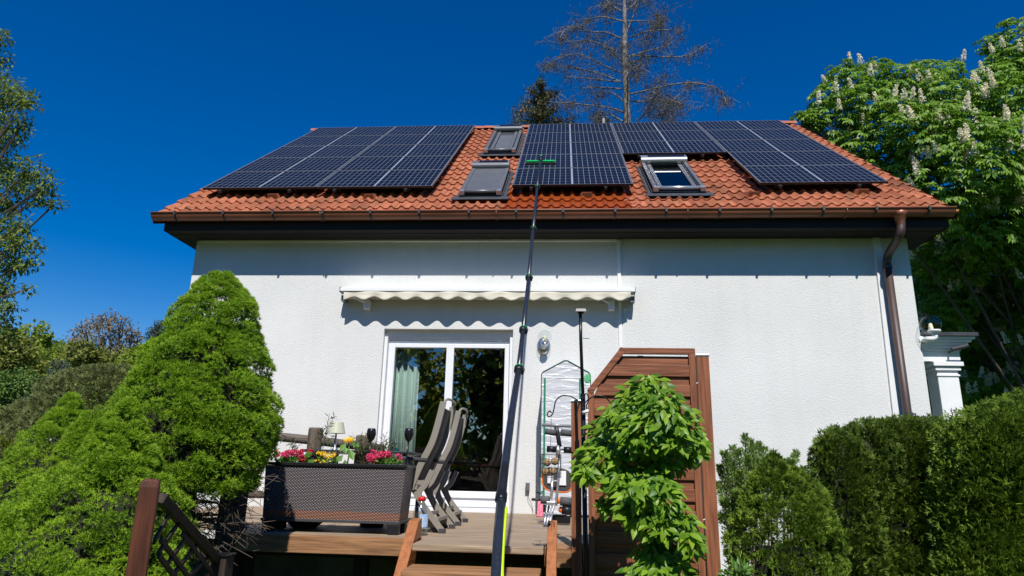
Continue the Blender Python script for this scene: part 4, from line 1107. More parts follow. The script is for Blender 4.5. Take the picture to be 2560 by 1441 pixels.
# ---- old log railing behind the planter
def railing():
    Y = -2.35
    e = thing('log_railing', 'old grey log railing with split posts along the left side of the deck', 'railing', (at(790, 1200, Y).x, Y, DZ))
    for (px, pt_, w_px, yy) in ((790, 1070, 36, Y), (908, 1089, 36, Y+.5)):
        c = at(px, pt_, yy); r = w_px/2/ppm(px, pt_, yy)
        m = MB(); n = 14; bot = GZ if px < 800 else GZ
        for zz, rr in ((DZ-.2, r), (c.z-.02, r), (c.z, r*.9)):
            for k in range(n):
                a = 2*math.pi*k/n; rk = rr*(1+.05*math.sin(k*3.1)); m.v.append(Vector((c.x+rk*math.cos(a), yy+rk*math.sin(a), zz)))
        for i in range(2):
            for k in range(n): m.f.append((i*n+k, i*n+(k+1) % n, (i+1)*n+(k+1) % n, (i+1)*n+k))
        m.f.append(tuple(range(2*n, 3*n))); m.build('post', M['grey_wood'], e)
    a = at(600, 1083, Y); b = at(790, 1102, Y); c = at(955, 1122, Y+.6); r = 11/ppm(700, 1095, Y)
    m = MB(); m.tube([a, b, c], r, 12); m.build('rail', M['grey_wood_x'], e, True)
    a = at(600, 1236, Y); b = at(790, 1240, Y); m = MB(); m.tube([a, b], r*.8, 12); m.build('rail', M['grey_wood_x'], e, True)
railing()
# ---- table
def table():
    Y0, Y1 = -2.75, -1.95
    a = at(750, 1128, Y0); b = at(1016, 1134, Y0); z = at(880, 1129, Y0).z
    e = thing('garden_table', 'dark metal garden table behind the planter carrying the small lamp', 'table', ((a.x+b.x)/2, (Y0+Y1)/2, DZ))
    m = MB(); m.box(a.x, Y0, z-.012, b.x, Y1, z+.012); m.build('table_top', M['dark_grey'], e, bevel=.005)
    for (x, y) in ((a.x+.1, Y0+.06), (b.x-.03, Y0+.06), (a.x+.1, Y1-.06), (b.x-.03, Y1-.06)):
        m = MB(); m.box(x-.016, y-.016, DZ, x+.016, y+.016, z-.013); m.build('leg', M['dark_grey'], e)
    return z+.012, (a.x+b.x)/2
TZ, TX = table()
c = at(839, 1100, -2.45); e = thing('table_lamp', 'small cordless lamp with ivory shade and chrome foot on the garden table', 'lamp', (c.x, -2.45, TZ))
s_ = 1/ppm(839, 1080, -2.45); zs = at(839, 1084, -2.45).z; zs2 = at(839, 1056, -2.45).z
m = MB(); m.lathe((c.x, -2.45, zs), [(22.5*s_, 0), (15.5*s_, zs2-zs), (14.5*s_, zs2-zs-.001), (21.5*s_, .004)], 28); m.build('lamp_shade', M['shade'], e)
m = MB(); m.lathe((c.x, -2.45, TZ+.001), [(.03, 0), (.03, .008), (.012, .03), (.008, zs-TZ), (.014, zs-TZ+.01)], 16); m.build('lamp_stand', M['steel'], e, True)
c = at(985, 1115, -2.5); M['blueglass'] = glass_mat('light_blue_glass', (.25, .75, .85), ior=1.45, bias=.10)
m = MB(); m.lathe((c.x, -2.5, TZ+.001), [(.055, 0), (.06, .025), (.045, .03), (.014, .045), (.014, .065), (.035, .07), (.035, .074), (.01, .078), (.01, .095), (.002, .096)], 20)
tag(m.build('candle_holder', M['blueglass'], None, True), 'light blue glass candle holder at the right end of the garden table', 'candle holder')

# ---- chairs
def chair(Yn, Yf_, dx, label):
    e = thing('folding_chair', label, 'chair', (at(1090, 1330, Yn).x+dx, (Yn+Yf_)/2, DZ), 'folding garden chairs beside the table')
    X = lambda x: x+dx
    def side(Y):
        z0 = DZ
        # back rail: x,z profile
        back = [(-1.03, 1.09), (-1.065, .92), (-1.11, .75), (-1.18, .60), (-1.255, .42), (-1.27, .36)]
        mb = MB(); P = smoothpts([(X(x), Y, z) for x, z in back], 4)
        mb.sweep(P, .022, .052, (0, 1, 0))
        mb.build('back_frame', M['taupe'], e)
        lg = MB(); P = [(X(-1.33), Y+.03, .50), (X(-1.06), Y+.03, z0+.02)]
        lg.bar(P[0], P[1], .022, .045, (0, 1, 0)); lg.build('leg', M['taupe'], e)
        lg = MB(); P = smoothpts([(X(-1.09), Y-.03, .52), (X(-1.145), Y-.03, .40), (X(-1.19), Y-.03, .34), (X(-1.15), Y-.03, .24), (X(-.985), Y-.03, z0+.02)], 3)
        lg.sweep(P, .022, .045, (0, 1, 0))
        lg.build('leg', M['taupe'], e)
        ft = MB(); ft.box(X(-1.085), Y+.014, z0, X(-1.03), Y+.046, z0+.035); ft.build('foot_cap', M['bracket'], e); ft = MB(); ft.box(X(-1.01), Y-.046, z0, X(-.955), Y-.014, z0+.035); ft.build('foot_cap', M['bracket'], e)
        ar = MB(); ar.bar((X(-1.50), Y, .625), (X(-1.14), Y, .605), .045, .028, (0, 1, 0)); ar.build('armrest', M['mesh_cloth'], e, bevel=.008)
        sf = MB(); sf.bar((X(-1.62), Y+.02, .44), (X(-1.22), Y+.02, .38), .022, .04, (0, 1, 0)); sf.bar((X(-1.30), Y+.01, .60), (X(-1.22), Y+.01, .42), .018, .035, (0, 1, 0)); sf.build('seat_frame', M['taupe'], e)
    side(Yn); side(Yf_)
    mb = MB(); tops = smoothpts([(X(-1.035), Yn, 1.07), (X(-1.005), Yn+.04, 1.115), (X(-.995), (Yn+Yf_)/2, 1.125), (X(-1.005), Yf_-.04, 1.115), (X(-1.035), Yf_, 1.07)], 5)
    mb.tube(tops, .011, 8)
    mb.build('top_hoop', M['taupe'], e, True)
    for (x_, z_) in ((-1.04, .13), (-1.12, .17), (-1.25, .38)): mb = MB(); mb.bar((X(x_), Yn, z_), (X(x_), Yf_, z_), .028, .03, (0, 0, 1)); mb.build('cross_bar', M['taupe'], e)
    P = smoothpts([(X(-1.045), 0, 1.05), (X(-1.075), 0, .92), (X(-1.12), 0, .75), (X(-1.19), 0, .60), (X(-1.26), 0, .44)], 5); V = []; Fc = []
    for p in P: V += [(p.x, Yn+.012, p.z), (p.x+.012, (Yn+Yf_)/2, p.z-.004), (p.x, Yf_-.012, p.z)]
    for i in range(len(P)-1):
        for k in range(2): Fc.append((i*3+k, i*3+k+1, i*3+k+4, i*3+k+3))
    o = link_mesh('backrest_cloth', V, Fc, M['mesh_cloth'], e, True); o.modifiers.new('s', 'SOLIDIFY').thickness = .004
    mb = MB(); mb.obox((X(-1.60), Yn+.03, .44), (.36, 0, -.06), (0, Yf_-Yn-.06, 0), (0, 0, .006)); mb.build('seat_cloth', M['mesh_cloth'], e)
chair(-3.12, -2.62, .0, 'taupe folding garden chair with high mesh back, the nearer of the two beside the planter')
chair(-2.25, -1.78, .0, 'taupe folding garden chair standing behind the first one, nearer the patio door')

# ---- water bottle
c = at(1052, 1290, -3.38); sB = 1/ppm(1052, 1290, -3.38)
e = thing('water_bottle', 'big clear plastic water bottle with red cap behind the step side board', 'bottle', (c.x, -3.38, DZ))
H = (1332-1250)*sB; r = 19.5*sB
prof = [(r*.9, 0), (r, .01)]
for k in range(9): prof += [(r*.94, H*(.08+.045*k)), (r, H*(.10+.045*k))]
prof += [(r, H*.55), (r*1.0, H*.62), (r*.85, H*.80), (r*.5, H*.93), (r*.36, H*.96), (r*.36, H*1.0)]
m = MB(); m.lathe((c.x, -3.38, DZ), prof, 24); m.build('bottle_body', glass_mat('clear_plastic', (.86, .90, .92), ior=1.3, bias=.14, rough=.15), e, True)
m = MB(); m.lathe((c.x, -3.38, DZ+H*.985), [(r*.45, 0), (r*.48, .02), (r*.44, .03)], 16); m.tube(smoothpts([(c.x-.0, -3.38, DZ+H+.03), (c.x+.02, -3.40, DZ+H+.035), (c.x+.035, -3.40, DZ+H+.015), (c.x+.03, -3.39, DZ+H)], 4), .004, 6); m.build('cap', M['red_plastic'], e, True)
m = MB(); 
for k in range(9):
    a0 = -1.5+k*.14; a1 = a0+.14; rr = r*1.02
    m.add([(c.x+rr*math.cos(a0), -3.38+rr*math.sin(a0), DZ+H*.24), (c.x+rr*math.cos(a1), -3.38+rr*math.sin(a1), DZ+H*.24), (c.x+rr*math.cos(a1), -3.38+rr*math.sin(a1), DZ+H*.62), (c.x+rr*math.cos(a0), -3.38+rr*math.sin(a0), DZ+H*.62)], [(0, 1, 2, 3)])
m.build('paper_label', mat('blue_white_label', (.10, .30, .62), .5, .3, 30, col2=(.55, .62, .68)), e, True)
m = MB(); m.lathe((c.x, -3.38, DZ+.004), [(r*.85, 0), (r*.88, H*.18), (.001, H*.18)], 20); m.build('water', glass_mat('water', (.75, .80, .80), ior=1.33, bias=.05), e, True)

# ---- dark posts left of deck
def beam(px0, py0, px1, py1, wpx, Y, name, m_, label, cat, group=None, depth=None):
    a = at(px0, py0, Y); b = at(px1, py1, Y); wd = wpx/ppm(px0, py0, Y)
    zb = max(GZ, min(b.z, a.z)); 
    m = MB(); cx = a.x; m.box(cx-wd/2, Y-wd/2, GZ, cx+wd/2, Y+wd/2, a.z); return tag(m.build(name, m_, None, bevel=.008), label, cat, group)
beam(593, 1185, 0, 0, 50, -3.62, 'deck_post', M['black_wood'], 'dark square deck post standing under the tall green spruce', 'post')
beam(650, 1300, 0, 0, 30, -3.55, 'deck_post', M['black_wood'], 'shaded dark deck post directly left of the planter', 'post') if False else None

# ---- trellis at bottom left
def newel():
    Y = -6.0; c = at(377, 1206, Y); s = 1/ppm(377, 1206, Y); wd = 52*s
    e = thing('newel_post', 'red brown wooden post with chamfered top in front of the spruce at lower left', 'post', (c.x, Y, GZ))
    m = MB(); zt_ = at(377, 1197, Y).z; h = wd/2
    ang = R(28); rot = Matrix.Rotation(ang, 3, 'Z')
    def rg(k, z): return [Vector((c.x, Y, z))+rot @ Vector((sx*h*k*.86, sy*h*k*.86, 0)) for sx, sy in ((-1,-1),(1,-1),(1,1),(-1,1))]
    rs = [rg(1, GZ), rg(1, zt_-.035), rg(.9, zt_-.012), rg(.6, zt_)]
    for r_ in rs: m.v += r_
    for i in range(3):
        for k in range(4): m.f.append((i*4+k, i*4+(k+1) % 4, (i+1)*4+(k+1) % 4, (i+1)*4+k))
    m.f.append((12, 13, 14, 15)); m.build('post_shaft', M['dark_wood'], e, bevel=.004)
newel()
def trellis():
    e = thing('trellis', 'dark brown diagonal lattice trellis with a sloping top rail beside the lower left post', 'trellis', at(470, 1441, -5.6))
    Ya, Yb_ = -5.85, -5.0
    f = lambda px: Ya+(Yb_-Ya)*(px-395)/(545-395)
    def Q(x, y): return at(x, y, f(x))
    m = MB(); m.bar(Q(402, 1245), Q(560, 1420), .045, .045, (0, 1, 0)); m.build('top_rail', M['black_wood'], e, bevel=.004)
    def edge(x): return 1245+(x-402)*1.108
    m = MB()
    for (x0, y0, x1, y1) in ((395, 1385, 445, 1310), (415, 1415, 470, 1338), (430, 1441, 490, 1365), (455, 1460, 518, 1395), (480, 1475, 535, 1415), (385, 1355, 420, 1290)):
        m.bar(Q(x0, y0), Q(x1, y1), .022, .012, (0, 0, 1))
    for (x0, y0, x1, y1) in ((395, 1350, 470, 1450), (390, 1390, 450, 1470), (450, 1335, 540, 1455)):
        a = Q(x0, y0); b = Q(x1, y1); a.y += .02; b.y += .02; m.bar(a, b, .022, .012, (0, 0, 1))
    m.build('lattice', M['black_wood'], e)
trellis()
c = at(556, 1392, -5.0); wd = 42/ppm(556, 1392, -5.0)
m = MB(); m.box(c.x-wd/2, -5.0-wd/2, GZ, c.x+wd/2, -5.0+wd/2, c.z); e = thing('trellis_post', 'short dark post with black cap at the foot of the trellis', 'post', (c.x, -5, GZ)); m.build('post_shaft', M['black_wood'], e)
m = MB(); m.box(c.x-wd/2-.008, -5.0-wd/2-.008, c.z+.001, c.x+wd/2+.008, -5.0+wd/2+.008, c.z+.018); m.build('post_cap', M['blackgloss'], e, bevel=.004)

# ================================================================== SCREEN
def screen():
    Y = -3.95
    q = lambda x, y: at(x, y, Y)
    s = 1/ppm(1600, 1000, Y)
    TL = q(1552, 878); TR_ = q(1730, 878); L0 = q(1472, 978); 
    xl_, xr_ = q(1478, 1100).x, q(1728, 880).x
    e = thing('privacy_screen', 'red brown wooden slat fence panel with one sloping corner behind the sapling', 'fence', ((xl_+xr_)/2, Y, GZ+.12))
    zt_ = TL.z; zb_ = GZ+.12; fw = .045
    m = MB(); m.box(xl_-fw/2, Y-.02, zb_, xl_+fw/2, Y+.02, L0.z); m.build('side_rail', M['stain_z'], e, bevel=.003)
    m = MB(); m.box(xr_-fw/2, Y-.02, zb_, xr_+fw/2, Y+.02, zt_+.02); m.build('side_rail', M['stain_z'], e, bevel=.003)
    m = MB(); m.box(TL.x-.01, Y-.021, zt_-.022, xr_+fw/2+.002, Y+.021, zt_+.022); m.build('top_rail', M['stain_x'], e, bevel=.003)
    m = MB(); m.bar((xl_-.01, Y-.001, L0.z-.01), (TL.x+.02, Y-.001, zt_+.015), .046, .045, (0, 1, 0)); m.build('sloping_rail', M['stain_x'], e, bevel=.003)
    mid = (xl_+xr_)/2
    m = MB(); m.box(mid-.02, Y+.0165, zb_, mid+.02, Y+.035, zt_-.03); m.build('centre_batten', M['stain_z'], e)
    # overlapping slats
    z = zt_-.035; k = 0; hh = .083
    allm = MB()
    def left(zz):    # x of sloping corner at height zz
        if zz < L0.z: return xl_+fw/2
        return xl_+fw/2+(TL.x-xl_)*(zz-L0.z)/(zt_-L0.z)
    while z > zb_+.05:
        zlo = z-hh; off = -.008 if k % 2 else .010; rj = random.Random(k)
        x0a = max(left(z), xl_+fw/2); x0b = max(left(zlo), xl_+fw/2); x1 = xr_-fw/2+.001
        if x1-x0a > .02:
            yy = Y+off+rj.uniform(-.001, .001)
            allm.prism([(x0b, yy-.004, zlo), (x1, yy-.004, zlo), (x1, yy-.004, z), (x0a, yy-.004, z)], (0, .009, 0))
        z -= .066 if k % 2 == 0 else .078; k += 1
    o = allm.build('slats', M['stain_x'], e, bevel=.002)
    # posts
    for (px, pyt, wpx, yy, lab, dx) in ((1440, 1003, 24, Y-.01, 'red brown post with metal cap at the left edge of the slat fence panel', 0), (1753, 890, 31, Y+.04, 'tall orange brown post with steel clip at the right edge of the slat fence panel', 0)):
        c = at(px, pyt, yy); wd = wpx/ppm(px, pyt, yy)
        p = thing('fence_post', lab, 'post', (c.x, yy, GZ), 'posts of the slat fence panel')
        m = MB(); b = at(1783 if px > 1600 else 1442, 1441, yy); sl = (b.x-c.x)/(c.z-b.z)*.9
        m.hexa([(c.x-wd/2+sl*(c.z-GZ), yy-wd/2, GZ), (c.x+wd/2+sl*(c.z-GZ), yy-wd/2, GZ), (c.x+wd/2+sl*(c.z-GZ), yy+wd/2, GZ), (c.x-wd/2+sl*(c.z-GZ), yy+wd/2, GZ)], [(c.x-wd/2, yy-wd/2, c.z), (c.x+wd/2, yy-wd/2, c.z), (c.x+wd/2, yy+wd/2, c.z), (c.x-wd/2, yy+wd/2, c.z)])
        m.build('post_shaft', M['stain_z'], p, bevel=.004)
        m = MB(); m.box(c.x-wd/2-.003, yy-wd/2-.004, c.z-.012, c.x+wd/2+.003, yy+wd/2+.003, c.z+.004); m.build('metal_cap', M['silver'], p, bevel=.002)
    for zf in (.25, .5, .72, .9):
        zz = zb_+(zt_-zb_)*zf; c = at(1740, 1000, Y)
        m = MB(); xx = xr_+.022; m.tube([(xx, Y-.01, zz), (xx+.018+.01*(1-zf), Y-.0, zz+.008)], .003, 6); m.build('fixing_bolt', M['white'], e)
screen()

# ================================================================== BIRD FEEDING POLE WITH SOLAR LIGHT
def feeder_pole():
    Y = -4.25; q = lambda x, y, dy=0: at(x, y, Y+dy)
    t_ = q(1451, 784); b_ = q(1464, 1441)
    e = thing('feeder_pole', 'black pole with solar lamp on top and curled hooks for bird feeders', 'pole', (b_.x, Y, GZ))
    dirv = (b_-t_); g = t_+dirv*((t_.z-GZ)/(t_.z-b_.z)); mid = q(1457, 985)
    m = MB(); m.tube([t_, q(1452, 850), mid], .0115, 10); m.tube([mid, g], .0165, 10); m.build('shaft', M['blackgloss'], e, True)
    c = q(1452, 779); s = 1/ppm(1452, 779, Y); w2 = 15*s
    m = MB(); m.hexa([(c.x-w2, Y-w2, c.z-4*s), (c.x+w2, Y-w2, c.z-4*s), (c.x+w2, Y+w2, c.z-4*s), (c.x-w2, Y+w2, c.z-4*s)], [(c.x-w2*.8, Y-w2*.8, c.z+5.5*s), (c.x+w2*.8, Y-w2*.8, c.z+5.5*s), (c.x+w2*.8, Y+w2*.8, c.z+5.5*s), (c.x-w2*.8, Y+w2*.8, c.z+5.5*s)])
    m.box(c.x-w2*.5, Y-w2*.5, c.z-7*s, c.x+w2*.5, Y+w2*.5, c.z-4.2*s); m.build('solar_lamp', M['black'], e, bevel=.003)
    m = MB(); m.box(c.x-w2*.72, Y-w2*.72, c.z+5.6*s, c.x+w2*.72, Y+w2*.72, c.z+6.2*s); m.build('solar_cell', M['blackgloss'], e)
    m = MB(); m.tube([q(1457, 846), q(1473, 847)], .0025, 5); m.build('pin', M['blackgloss'], e)
    L1 = [(1455, 1010), (1442, 1000), (1425, 991), (1405, 990), (1390, 1002), (1385, 1022), (1381, 1036), (1372, 1043), (1368, 1036), (1374, 1028), (1379, 1033)]
    R1 = [(1460, 1012), (1470, 1000), (1487, 991), (1505, 990), (1520, 1000), (1531, 1016)]
    L2 = [(1455, 1002), (1447, 1012), (1443, 1030), (1440, 1050), (1437, 1042)]
    R2 = [(1458, 990), (1467, 985), (1472, 1000), (1466, 1015), (1470, 1030)]
    for k, P in enumerate((L1, R1, L2, R2)):
        m = MB(); m.tube(smoothpts([q(x, y, -.02 if k < 2 else -.04) for x, y in P], 5), .0042, 8); m.build('hook', M['blackgloss'], e, True)
    m = MB(); 
    for k in range(3): m.tube(smoothpts([q(1456+3*math.sin(i*2+k), 985+i*6, -.02*math.cos(i*2+k)) for i in range(8)], 3), .003, 5)
    m.build('cable', M['black'], e, True)
    e2 = thing('clip_light', 'tiny white clip light on the black feeder pole', 'light', q(1465, 1030)); c = q(1465, 1030, -.04)
    m = MB(); m.tube([c+Vector((-.022, 0, -.008)), c+Vector((.018, -.01, .008))], [.012, .010], 10); m.build('lamp_body', M['white'], e2, True)
    # seed feeder
    c = q(1474, 1067, -.08); s = 1/ppm(1474, 1067, Y-.08); e3 = thing('seed_feeder', 'clear tube bird feeder full of seeds with black lid on the feeder pole', 'bird feeder', q(1474, 1150, -.08))
    m = MB(); m.lathe((c.x, c.y, c.z), [(15*s, -3*s), (15.5*s, 0), (12*s, 4*s), (3*s, 6*s)], 18); m.build('lid', M['blackgloss'], e3, True)
    m = MB(); m.lathe((c.x, c.y, c.z-92*s), [(11*s, 0), (11*s, 89*s)], 18); m.build('seeds', mat('bird_seed', (.46, .29, .14), .9, .6, 130, bump=1.0, bscale=160, col2=(.18, .09, .035)), e3, True)
    m = MB(); m.lathe((c.x, c.y, c.z-96*s), [(13*s, 0), (13*s, 4*s)], 18); m.build('base', M['blackgloss'], e3, True)
    # fat ball cage
    c = q(1376, 1165, -.02); s = 1/ppm(1376, 1165, Y); e4 = thing('fat_ball_feeder', 'square wire cage with four fat balls hanging from the left hook', 'bird feeder', q(1376, 1192, -.02))
    w2 = 23*s; h0, h1 = c.z-28*s, c.z+27*s; m = MB(); ang = .18
    ca, sa = math.cos(ang), math.sin(ang)
    T = lambda x, y: (c.x+x*ca-y*sa, c.y+x*sa+y*ca)
    n = 6; tk = .0011
    for sy in (-w2, w2):
        for k in range(n+1):
            u = -w2+2*w2*k/n; a = T(u, sy); m.tube([(a[0], a[1], h0), (a[0], a[1], h1)], tk, 4); a = T(sy, u); m.tube([(a[0], a[1], h0), (a[0], a[1], h1)], tk, 4)
        for k in range(6):
            z = h0+(h1-h0)*k/5; a, b = T(-w2, sy), T(w2, sy); m.tube([(a[0], a[1], z), (b[0], b[1], z)], tk, 4); a, b = T(sy, -w2), T(sy, w2); m.tube([(a[0], a[1], z), (b[0], b[1], z)], tk, 4)
    m.build('cage', M['bracket'], e4)
    m = MB(); hk = q(1378, 1043, -.02); m.tube([hk, (c.x, c.y, h1+.02)], .0018, 5)
    for sx in (-1, 1): a = T(sx*w2, 0); m.tube([(c.x, c.y, h1+.02), (a[0], a[1], h1)], .0012, 4)
    m.build('chain', M['bracket'], e4)
    bm_ = mat('fat_ball', (.42, .28, .14), .9, .4, 90, bump=1.0, bscale=110, col2=(.20, .12, .05))
    for (x, y) in ((1368, 1157), (1387, 1154), (1363, 1180), (1382, 1178)):
        p = q(x, y, -.02+random.uniform(-.01, .01)); m = MB(); m.sphere(p, 9.5*s, 16); m.build('fat_ball', bm_, e4, True)
feeder_pole()

# ================================================================== GREENHOUSE
def greenhouse():
    Y0, Y1 = -.50, -.06; q = lambda x, y: at(x, y, Y0)
    A = q(1350, 1282); x0 = A.x; x1 = q(1476, 935).x; zt_ = q(1412, 902).z; ze = q(1350, 936).z; xm = (x0+x1)/2
    m_, nt, p = new_mat('reinforced_foil'); p.inputs['Base Color'].default_value = (.64, .65, .67, 1); p.inputs['Roughness'].default_value = .30; p.inputs['Alpha'].default_value = .93; p.inputs['Specular IOR Level'].default_value = .6
    tc = nt.nodes.new('ShaderNodeTexCoord'); mp = nt.nodes.new('ShaderNodeMapping'); mp.inputs['Scale'].default_value = (2.2, 2, 9); L(nt, tc.outputs['Object'], mp.inputs[0])
    n = nt.nodes.new('ShaderNodeTexNoise'); n.inputs['Scale'].default_value = 1.6; n.inputs['Detail'].default_value = 3; n.inputs['Distortion'].default_value = .8; L(nt, mp.outputs[0], n.inputs['Vector'])
    b = nt.nodes.new('ShaderNodeBump'); b.inputs['Strength'].default_value = 1; b.inputs['Distance'].default_value = .022; L(nt, n.outputs['Fac'], b.inputs['Height']); L(nt, b.outputs[0], p.inputs['Normal'])
    M['foil'] = m_
    e = thing('mini_greenhouse', 'narrow pitched mini greenhouse with silvery plastic cover against the wall', 'greenhouse', (xm, (Y0+Y1)/2, DZ))
    prof = [(x0, DZ+.03), (x1, DZ+.03), (x1, ze), (x1-.02, ze+.03), (xm+.02, zt_), (xm-.02, zt_), (x0+.02, ze+.03), (x0, ze)]
    m = MB(); m.prism([(x, Y0, z) for x, z in prof], (0, Y1-Y0, 0)); m.build('cover', m_, e)
    gm = mat('green_piping', (.02, .12, .07), .5); tb = mat('green_tubes', (.03, .20, .12), .4)
    m = MB()
    for yy in (Y0-.004,):
        pr = [Vector((x, yy, z)) for x, z in prof[2:]]+[Vector((x0, yy, DZ+.03))]; m.tube([Vector((x1, yy, DZ+.03))]+pr, .006, 6)
    m.build('piping', gm, e)
    m = MB(); xz = q(1362, 1000).x; m.box(xz-.014, Y0-.006, DZ+.05, xz+.010, Y0-.002, ze-.05); m.box(x1-.14, Y0-.006, DZ+.05, x1-.12, Y0-.002, ze-.05); m.build('zip', tb, e)
    m = MB(); m.box(x0+.02, Y0-.005, ze-.045, x1-.02, Y0-.002, ze-.03); m.build('seam', M['white'], e)
    m = MB()
    for (x, yy) in ((x0+.02, Y0+.02), (x1-.02, Y0+.02), (x0+.02, Y1-.02), (x1-.02, Y1-.02)): m.tube([(x, yy, DZ), (x, yy, ze)], .009, 6)
    for z in (.4, .85, 1.3):
        for yy in (Y0+.02, Y1-.02): m.tube([(x0+.02, yy, z), (x1-.02, yy, z)], .008, 6)
        for k in range(10): m.tube([(x0+.03+(x1-x0-.06)*k/9, Y0+.02, z), (x0+.03+(x1-x0-.06)*k/9, Y1-.02, z)], .003, 4)
    m.build('inner_frame', tb, e)
    # pink bag standing at its foot
    c = at(1349, 1268, Y0-.07); m = MB(); m.hexa([(c.x-.035, Y0-.11, DZ), (c.x+.05, Y0-.11, DZ), (c.x+.05, Y0-.03, DZ), (c.x-.035, Y0-.03, DZ)], [(c.x-.02, Y0-.09, c.z+.10), (c.x+.045, Y0-.09, c.z+.10), (c.x+.045, Y0-.05, c.z+.10), (c.x-.02, Y0-.05, c.z+.10)])
    tag(m.build('pink_bag', mat('pink_speckled_bag', (.70, .25, .32), .8, .3, 60, col2=(.55, .08, .14)), None, bevel=.012), 'pink speckled bag at the foot of the greenhouse', 'bag')
greenhouse()

# ================================================================== EXERCISE MACHINE
def gym():
    Y = -1.9
    e = thing('exercise_machine', 'grey folded exercise machine with foam rollers and orange edged seat on the deck', 'exercise machine', at(1365, 1322, -2.3))
    def q(cx, cy, dy=0): return at(1280+cx/4.005, 1000+cy/4.005, Y+dy)
    s = 1/ppm(1370, 1200, Y)/4.005
    def tb(name, pts, rp, m_, dy=0, caps=True):
        m = MB(); m.tube([q(x, y, d) for (x, y, d) in pts], rp*s, 12); return m.build(name, M[m_], e, True)
    F_ = -.30
    tb('foot_bar', [(196, 1292, F_), (500, 1306, F_)], 20, 'grey_tube')
    tb('foot_bar', [(420, 1200, .35), (560, 1215, .35)], 20, 'grey_tube')
    for dx in (0, 36, 70): tb('strut', [(355+dx, 1045, -.05), (322+dx*.7, 1250, F_)], 11, 'silver')
    m = MB(); m.obox(q(345, 1060, -.08), Vector((90*s, 0, 0)), Vector((0, .06, 0)), Vector((0, 0, 40*s))); m.build('joint_block', M['silver'], e, bevel=.004)
    tb('rod', [(405, 760, 0), (400, 900, -.02), (385, 1040, -.05)], 14, 'silver'); tb('rod', [(475, 560, 0), (465, 800, 0), (440, 1060, -.04)], 14, 'silver')
    tb('rod', [(400, 815, 0), (460, 815, 0)], 12, 'grey_tube')
    tb('mast', [(440, 262, 0), (455, 330, 0), (478, 470, 0)], 23, 'dark_grey'); tb('mast', [(462, 455, 0), (462, 580, 0)], 24, 'silver')
    tb('handle_bar', [(300, 250, 0), (590, 264, 0)], 17, 'grey_tube')
    for (a, b, r, c) in (((330, 318), (438, 330), 31, 'foam'), ((485, 328), (600, 338), 32, 'foam'), ((348, 492), (440, 496), 31, 'black'), ((517, 500), (600, 506), 32, 'black'), ((288, 1000), (378, 1006), 38, 'foam'), ((482, 1014), (600, 1024), 42, 'foam'), ((312, 1085), (372, 1088), 36, 'black'), ((500, 1100), (600, 1112), 42, 'black')):
        tb('foam_roller', [(*a, -.02), (*b, -.02)], r, c)
    tb('grip', [(196, 997, -.02), (290, 1001, -.02)], 13, 'dark_grey'); tb('cross_bar', [(330, 324, 0), (600, 336, 0)], 8, 'dark_grey'); tb('cross_bar', [(348, 494, 0), (600, 504, 0)], 9, 'dark_grey')
    # seat
    c = q(450, 800, .06); n = 28; pts = []
    for k in range(n):
        a = 2*math.pi*k/n; sx = abs(math.cos(a))**.6*math.copysign(1, math.cos(a)); sz = abs(math.sin(a))**.6*math.copysign(1, math.sin(a)); pts.append(Vector((c.x+148*s*sx, c.y, c.z+118*s*sz-.10*148*s*sx)))
    m = MB(); m.prism(pts, (0, .04, 0)); m.build('seat', M['mesh_cloth'], e, bevel=.01)
    m = MB(); m.tube([p+Vector((0, -.004, 0)) for p in pts[n//2-1:]+pts[:1]], 8*s, 8); m.build('seat_piping', M['orange'], e, True)
    for (x, y, w2, h) in ((385, 800, 60, 70), (505, 785, 72, 140)):
        a = q(x-w2/2, y+h/2, .045); m = MB(); m.obox(a, Vector((w2*s, 0, 0)), Vector((0, .008, 0)), Vector((0, 0, h*s))); m.build('white_plate', M['white'], e)
    for (x, y) in ((465, 1010), (490, 1100)): 
        m = MB(); m.sphere(q(x, y, -.0), 26*s, 10, (1, .6, 1.2)); m.build('orange_knob', M['orange'], e, True)
    a = q(400, 1230, .25); m = MB(); m.obox(a, Vector((190*s, 0, 0)), Vector((0, .15, 0)), Vector((0, 0, 80*s))); m.build('counter_box', M['blackgloss'], e, bevel=.01)
gym()
m = MB(); c = at(1350, 1233, -.62); pts = [c+Vector((random.uniform(-.05, .05), random.uniform(-.03, .0), random.uniform(-.03, .03))) for _ in range(16)]; m.tube(smoothpts(pts, 4), .004, 5)
tag(m.build('green_rope', mat('dark_green_rope', (.01, .12, .10), .8), None, True), 'tangled dark green rope in front of the plastic greenhouse', 'rope')
m = MB(); c = at(1467, 948, -4.1); P0 = [(1461, 940), (1468, 934), (1476, 938), (1477, 948), (1472, 958), (1464, 958), (1461, 950)]
m.prism([at(x, y, -4.0) for x, y in P0], (0, .02, 0)); tag(m.build('net_bag', mat('green_net', (.10, .45, .18), .6, .3, 80), None, bevel=.006), 'small green net bag on the sloping corner of the slat fence panel', 'bag')

